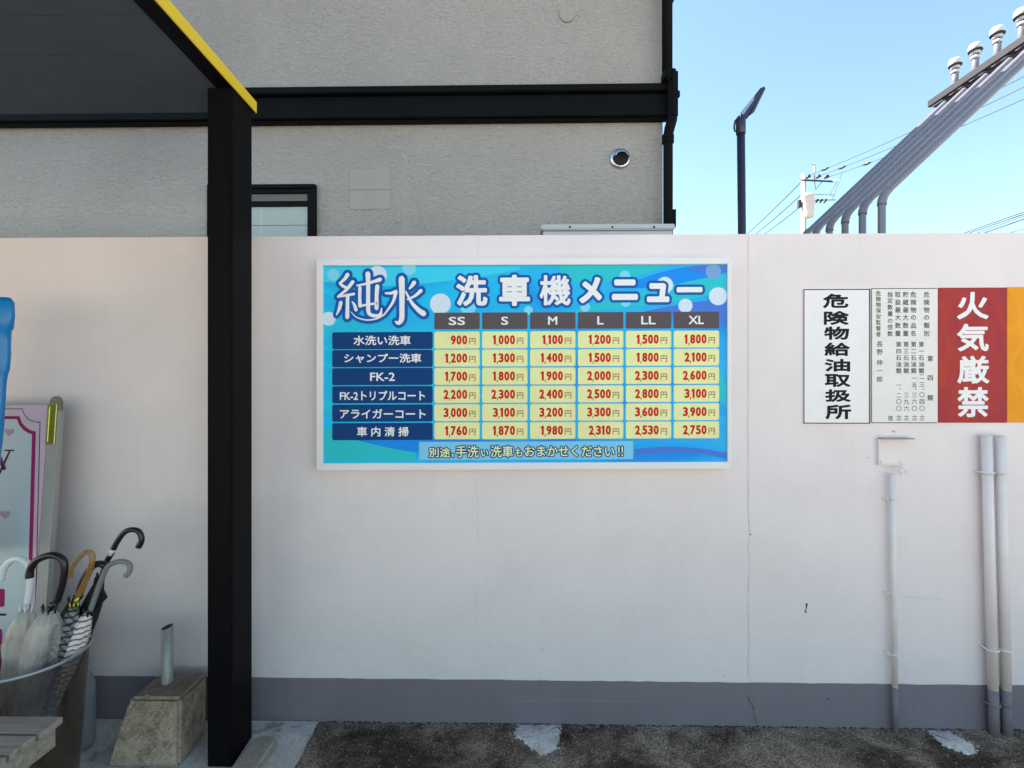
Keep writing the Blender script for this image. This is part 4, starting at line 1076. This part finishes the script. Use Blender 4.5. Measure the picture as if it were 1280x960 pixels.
MB().tube([LPx(290, 660, .0), LPx(225, 740, 0), LPx(212, 830, 0), LPx(222, 890, 0), LPx(260, 880, 0)], .009, 8).build('cable_loop', M['navy_steel'], lp)

# ------------------------------------------------------------------ fuel vent pipes
VD = [4.86 - .212 * k for k in range(9)]
Xe = P(1112, 240, 3.72).x; Ze = P(1112, 240, 3.72).z
Xc = P(1194, 108, 4.86).x; Zc = P(1194, 108, 4.86).z
rp_ = .0265
def elbow(p0, c, p1, n=5, rad=.10):
    a = c + (p0 - c).normalized() * rad; b = c + (p1 - c).normalized() * rad; out = []
    for i in range(n + 1):
        t_ = i / n; out.append(a * (1-t_)**2 + c * 2*t_*(1-t_) + b * t_**2)
    return out
names = ['farthest of six behind the wall, ending in the lowest cap', 'second of six counted from the far left end', 'third of six counted from the far left end', 'fourth of six counted from the far left end', 'fifth of six, beside the rightmost upright', 'nearest of six, whose upright stands farthest right']
def vent_pipe(D, label):
    y = D - WALLD
    t = thing('vent_pipe', label, 'pipe', (Xe, y, 0), 'fuel vent pipes behind the wall')
    foot = Vector((Xe, y, 0)); c1_ = Vector((Xe, y, Ze)); c2_ = Vector((Xc, y, Zc - .07)); topp = Vector((Xc, y, Zc + .20))
    e1 = elbow(foot, c1_, c2_, rad=.06); e2 = elbow(c1_, c2_, topp, rad=.08); dg = (c2_ - c1_).normalized()
    pts = [foot, Vector((Xe, y, Ze - .5)), Vector((Xe, y, Ze - .1))] + e1 + [e1[-1] + dg * .03, e1[-1].lerp(e2[0], .5), e2[0] - dg * .03] + e2 + [e2[-1] + Vector((0, 0, .03)), topp]
    MB().tube(pts, rp_, 16).build('pipe', M['pipe_grey'], t)
    el = elbow(foot, c1_, c2_, rad=.07)
    MB().tube(el, rp_ * 1.2, 16).build('elbow', M['pipe_grey'], t)
    MB().tube([Vector((Xc, y, Zc + .125)), Vector((Xc, y, Zc + .15))], rp_ * 1.25, 16).tube([Vector((Xc, y, Zc + .165)), Vector((Xc, y, Zc + .193))], rp_ * 1.45, 16).build('collar', M['pipe_white'], t)
    MB().lathe((Xc, y, Zc + .195), [(.001, 0), (.042, 0), (.050, .008), (.052, .030), (.050, .052), (.043, .066), (.024, .074), (.001, .076)], 24).build('cap', M['pipe_white'], t)
    MB().lathe((Xc, y, Zc + .195), [(.035, -.006), (.052, -.002), (.0545, .005), (.052, .012)], 24).build('cap_rim', M['rail_grey'], t)
    MB().tube([Vector((Xc - .10, y, Zc - .155)), Vector((Xc - .06, y, Zc - .115))], rp_ * 1.3, 12).build('clamp', M['rail_grey'], t)
    return t
v0 = vent_pipe(VD[0], 'grey vent pipe, ' + names[0])
for k in range(1, 6):
    copy_thing(v0, (Xe, VD[k] - WALLD, 0), 'grey vent pipe, ' + names[k])
# rail that carries them
ra = P(1155, 133, 5.02); rail_ = thing('vent_rail', 'dark steel rail carrying the vent pipe tops', 'rail', (ra.x, 2.0, ra.z))
ya = 5.02 - WALLD; yb = 3.45 - WALLD
MB().box((Xc - .135, ya, Zc - .115), (Xc - .10, yb, Zc - .05)).build('angle_bar', M['rail_grey'], rail_, bevel=.004)
MB().box((Xc - .084, ya, Zc - .115), (Xc - .045, yb, Zc - .107)).build('bar_flange', M['rail_grey'], rail_)
MB().box((Xc - .20, yb - .06, 0), (Xc - .14, yb, Zc + .1)).build('support_post', M['rail_grey'], rail_)

# ------------------------------------------------------------------ utility pole far off
UD = 31.0
up = thing('utility_pole', 'distant concrete utility pole with transformer and crossarm', 'utility pole', (P(1007, 300, UD).x, UD - WALLD, 0))
U = lambda x, y, dd_=0: P(980 + x / 8.727, 190 + y / 8.727, UD + dd_)
pt0 = U(212, 240); pt1 = U(222, 890)
MB().tube([(pt1.x, UD - WALLD, 0), (pt0.x, UD - WALLD, pt0.z)], [.20, .13], 14).build('pole', M['pole_conc'], up)
MB().tube([U(185, 305, -.2), U(530, 322, -.2)], .055, 8).build('crossarm', M['rail_grey'], up)
MB().tube([U(205, 530, -.2), U(560, 522, -.2)], .035, 8).build('crossarm', M['steel'], up)
MB().tube([U(340, 462, -.2), U(540, 470, -.2)], .025, 8).build('crossarm', M['steel'], up)
MB().tube([U(333, 120, -.2), U(333, 310, -.2)], .045, 8).tube([U(290, 133, -.2), U(333, 137, -.2)], .03, 8).build('mast', M['steel'], up)
MB().tube([U(333, 310, -.2), U(345, 410, -.2), U(425, 310, -.2)], .022, 6).build('brace', M['rail_grey'], up)
MB().tube([U(575, 325, -.2), U(500, 470, -.2)], .014, 5).tube([U(600, 325, -.2), U(530, 510, -.2)], .014, 5).tube([U(630, 230, -.2), U(600, 325, -.2)], .014, 5).build('drop_wires', M['cable'], up)
tc = U(270, 590, -.45); hh = (U(270, 465, -.45).z - U(270, 712, -.45).z) / 2
tr_ = MB().lathe((tc.x, tc.y, tc.z), [(.001, -hh), (.26, -hh), (.30, -hh + .08), (.30, hh - .1), (.32, hh - .09), (.32, hh - .03), (.26, hh), (.001, hh + .04)], 24).build('transformer', M['transformer'], up)
for xo in (-.16, .0, .16):
    MB().tube([(tc.x + xo, tc.y, tc.z + hh), (tc.x + xo, tc.y, tc.z + hh + .14)], .035, 8).build('bushing', M['steel'], tr_)
MB().box((tc.x - .42, tc.y + .3, tc.z + .05), (tc.x - .26, tc.y + .5, tc.z + .5)).build('switch_box', M['rail_grey'], up)
for (x0, y0, x1, y1) in ((240, 290, 285, 255), (350, 288, 395, 255), (440, 290, 488, 258)):
    MB().tube([U(x0, y0, -.3), U(x1, y1, -.5)], [.05, .11], 8).build('insulator', M['insulator'], up)
for x0 in (350, 395, 440):
    MB().tube([U(x0 - 5, 555, -.3), U(x0 + 22, 520, -.3)], [.04, .08], 8).build('insulator', M['insulator'], up)
for x0 in (545, 572, 605):
    MB().tube([U(x0, 330, -.2), U(x0, 300, -.2)], .05, 8).build('insulator', M['transformer'], up)
MB().tube([U(205, 860, -.1), U(245, 860, -.1)], .16, 8).build('band', M['steel'], up)
def wire(label, A, B, r, sag, group, joint=None, ext=0):
    pts = [A.lerp(B, k / 24) - Vector((0, 0, sag * 4 * (k / 24) * (1 - k / 24))) for k in range(25)]
    t = thing('power_line', label, 'cable', tuple(A), group)
    MB().tube(pts, r, 6).build('wire', M['cable'], t)
    if joint:
        p = pts[joint]; q = pts[joint + 1]; d = (q - p).normalized()
        MB().tube([p - d * .28, p, p + d * .28], [.03, .085, .03], 8).build('line_spacer', M['insulator'], t)
G1 = 'wires from the utility pole'
ends = [((1012, 219), (1400, 33), 'highest'), ((1024, 220), (1400, 49), 'middle'), ((1036, 221), (1400, 68), 'lowest')]
for (a, b, w) in ends:
    wire('thin %s of three wires rising right from the utility pole behind the vent pipes' % w, P(*a, UD - .5), P(*b, 17.5), .016, .25, G1, joint=2 if w == 'highest' else (3 if w == 'middle' else 5))
for (a, b, w) in (((1001, 228), (925, 300), 'highest'), ((1005, 240), (935, 300), 'middle'), ((1008, 252), (944, 300), 'lowest')):
    wire('thin %s of three wires falling left from the utility pole to the wall top' % w, P(*a, UD + .3), P(*b, 44), .028, .1, G1)
G2 = 'cables low over the wall at right'
for (a, b, r_, w) in (((1200, 293), (1300, 258), .014, 'topmost'), ((1206, 293), (1300, 261), .014, 'second'), ((1216, 293), (1300, 263), .010, 'third'), ((1222, 294), (1300, 267), .016, 'fourth'), ((1256, 293), (1300, 280), .010, 'lowest')):
    wire('%s of five dark cables crossing the sky just above the wall at right' % w, P(*a, 17) + (P(*a, 17) - P(*b, 15)) * 6, P(*b, 15) + (P(*b, 15) - P(*a, 17)) * 3, r_, .0, G2)
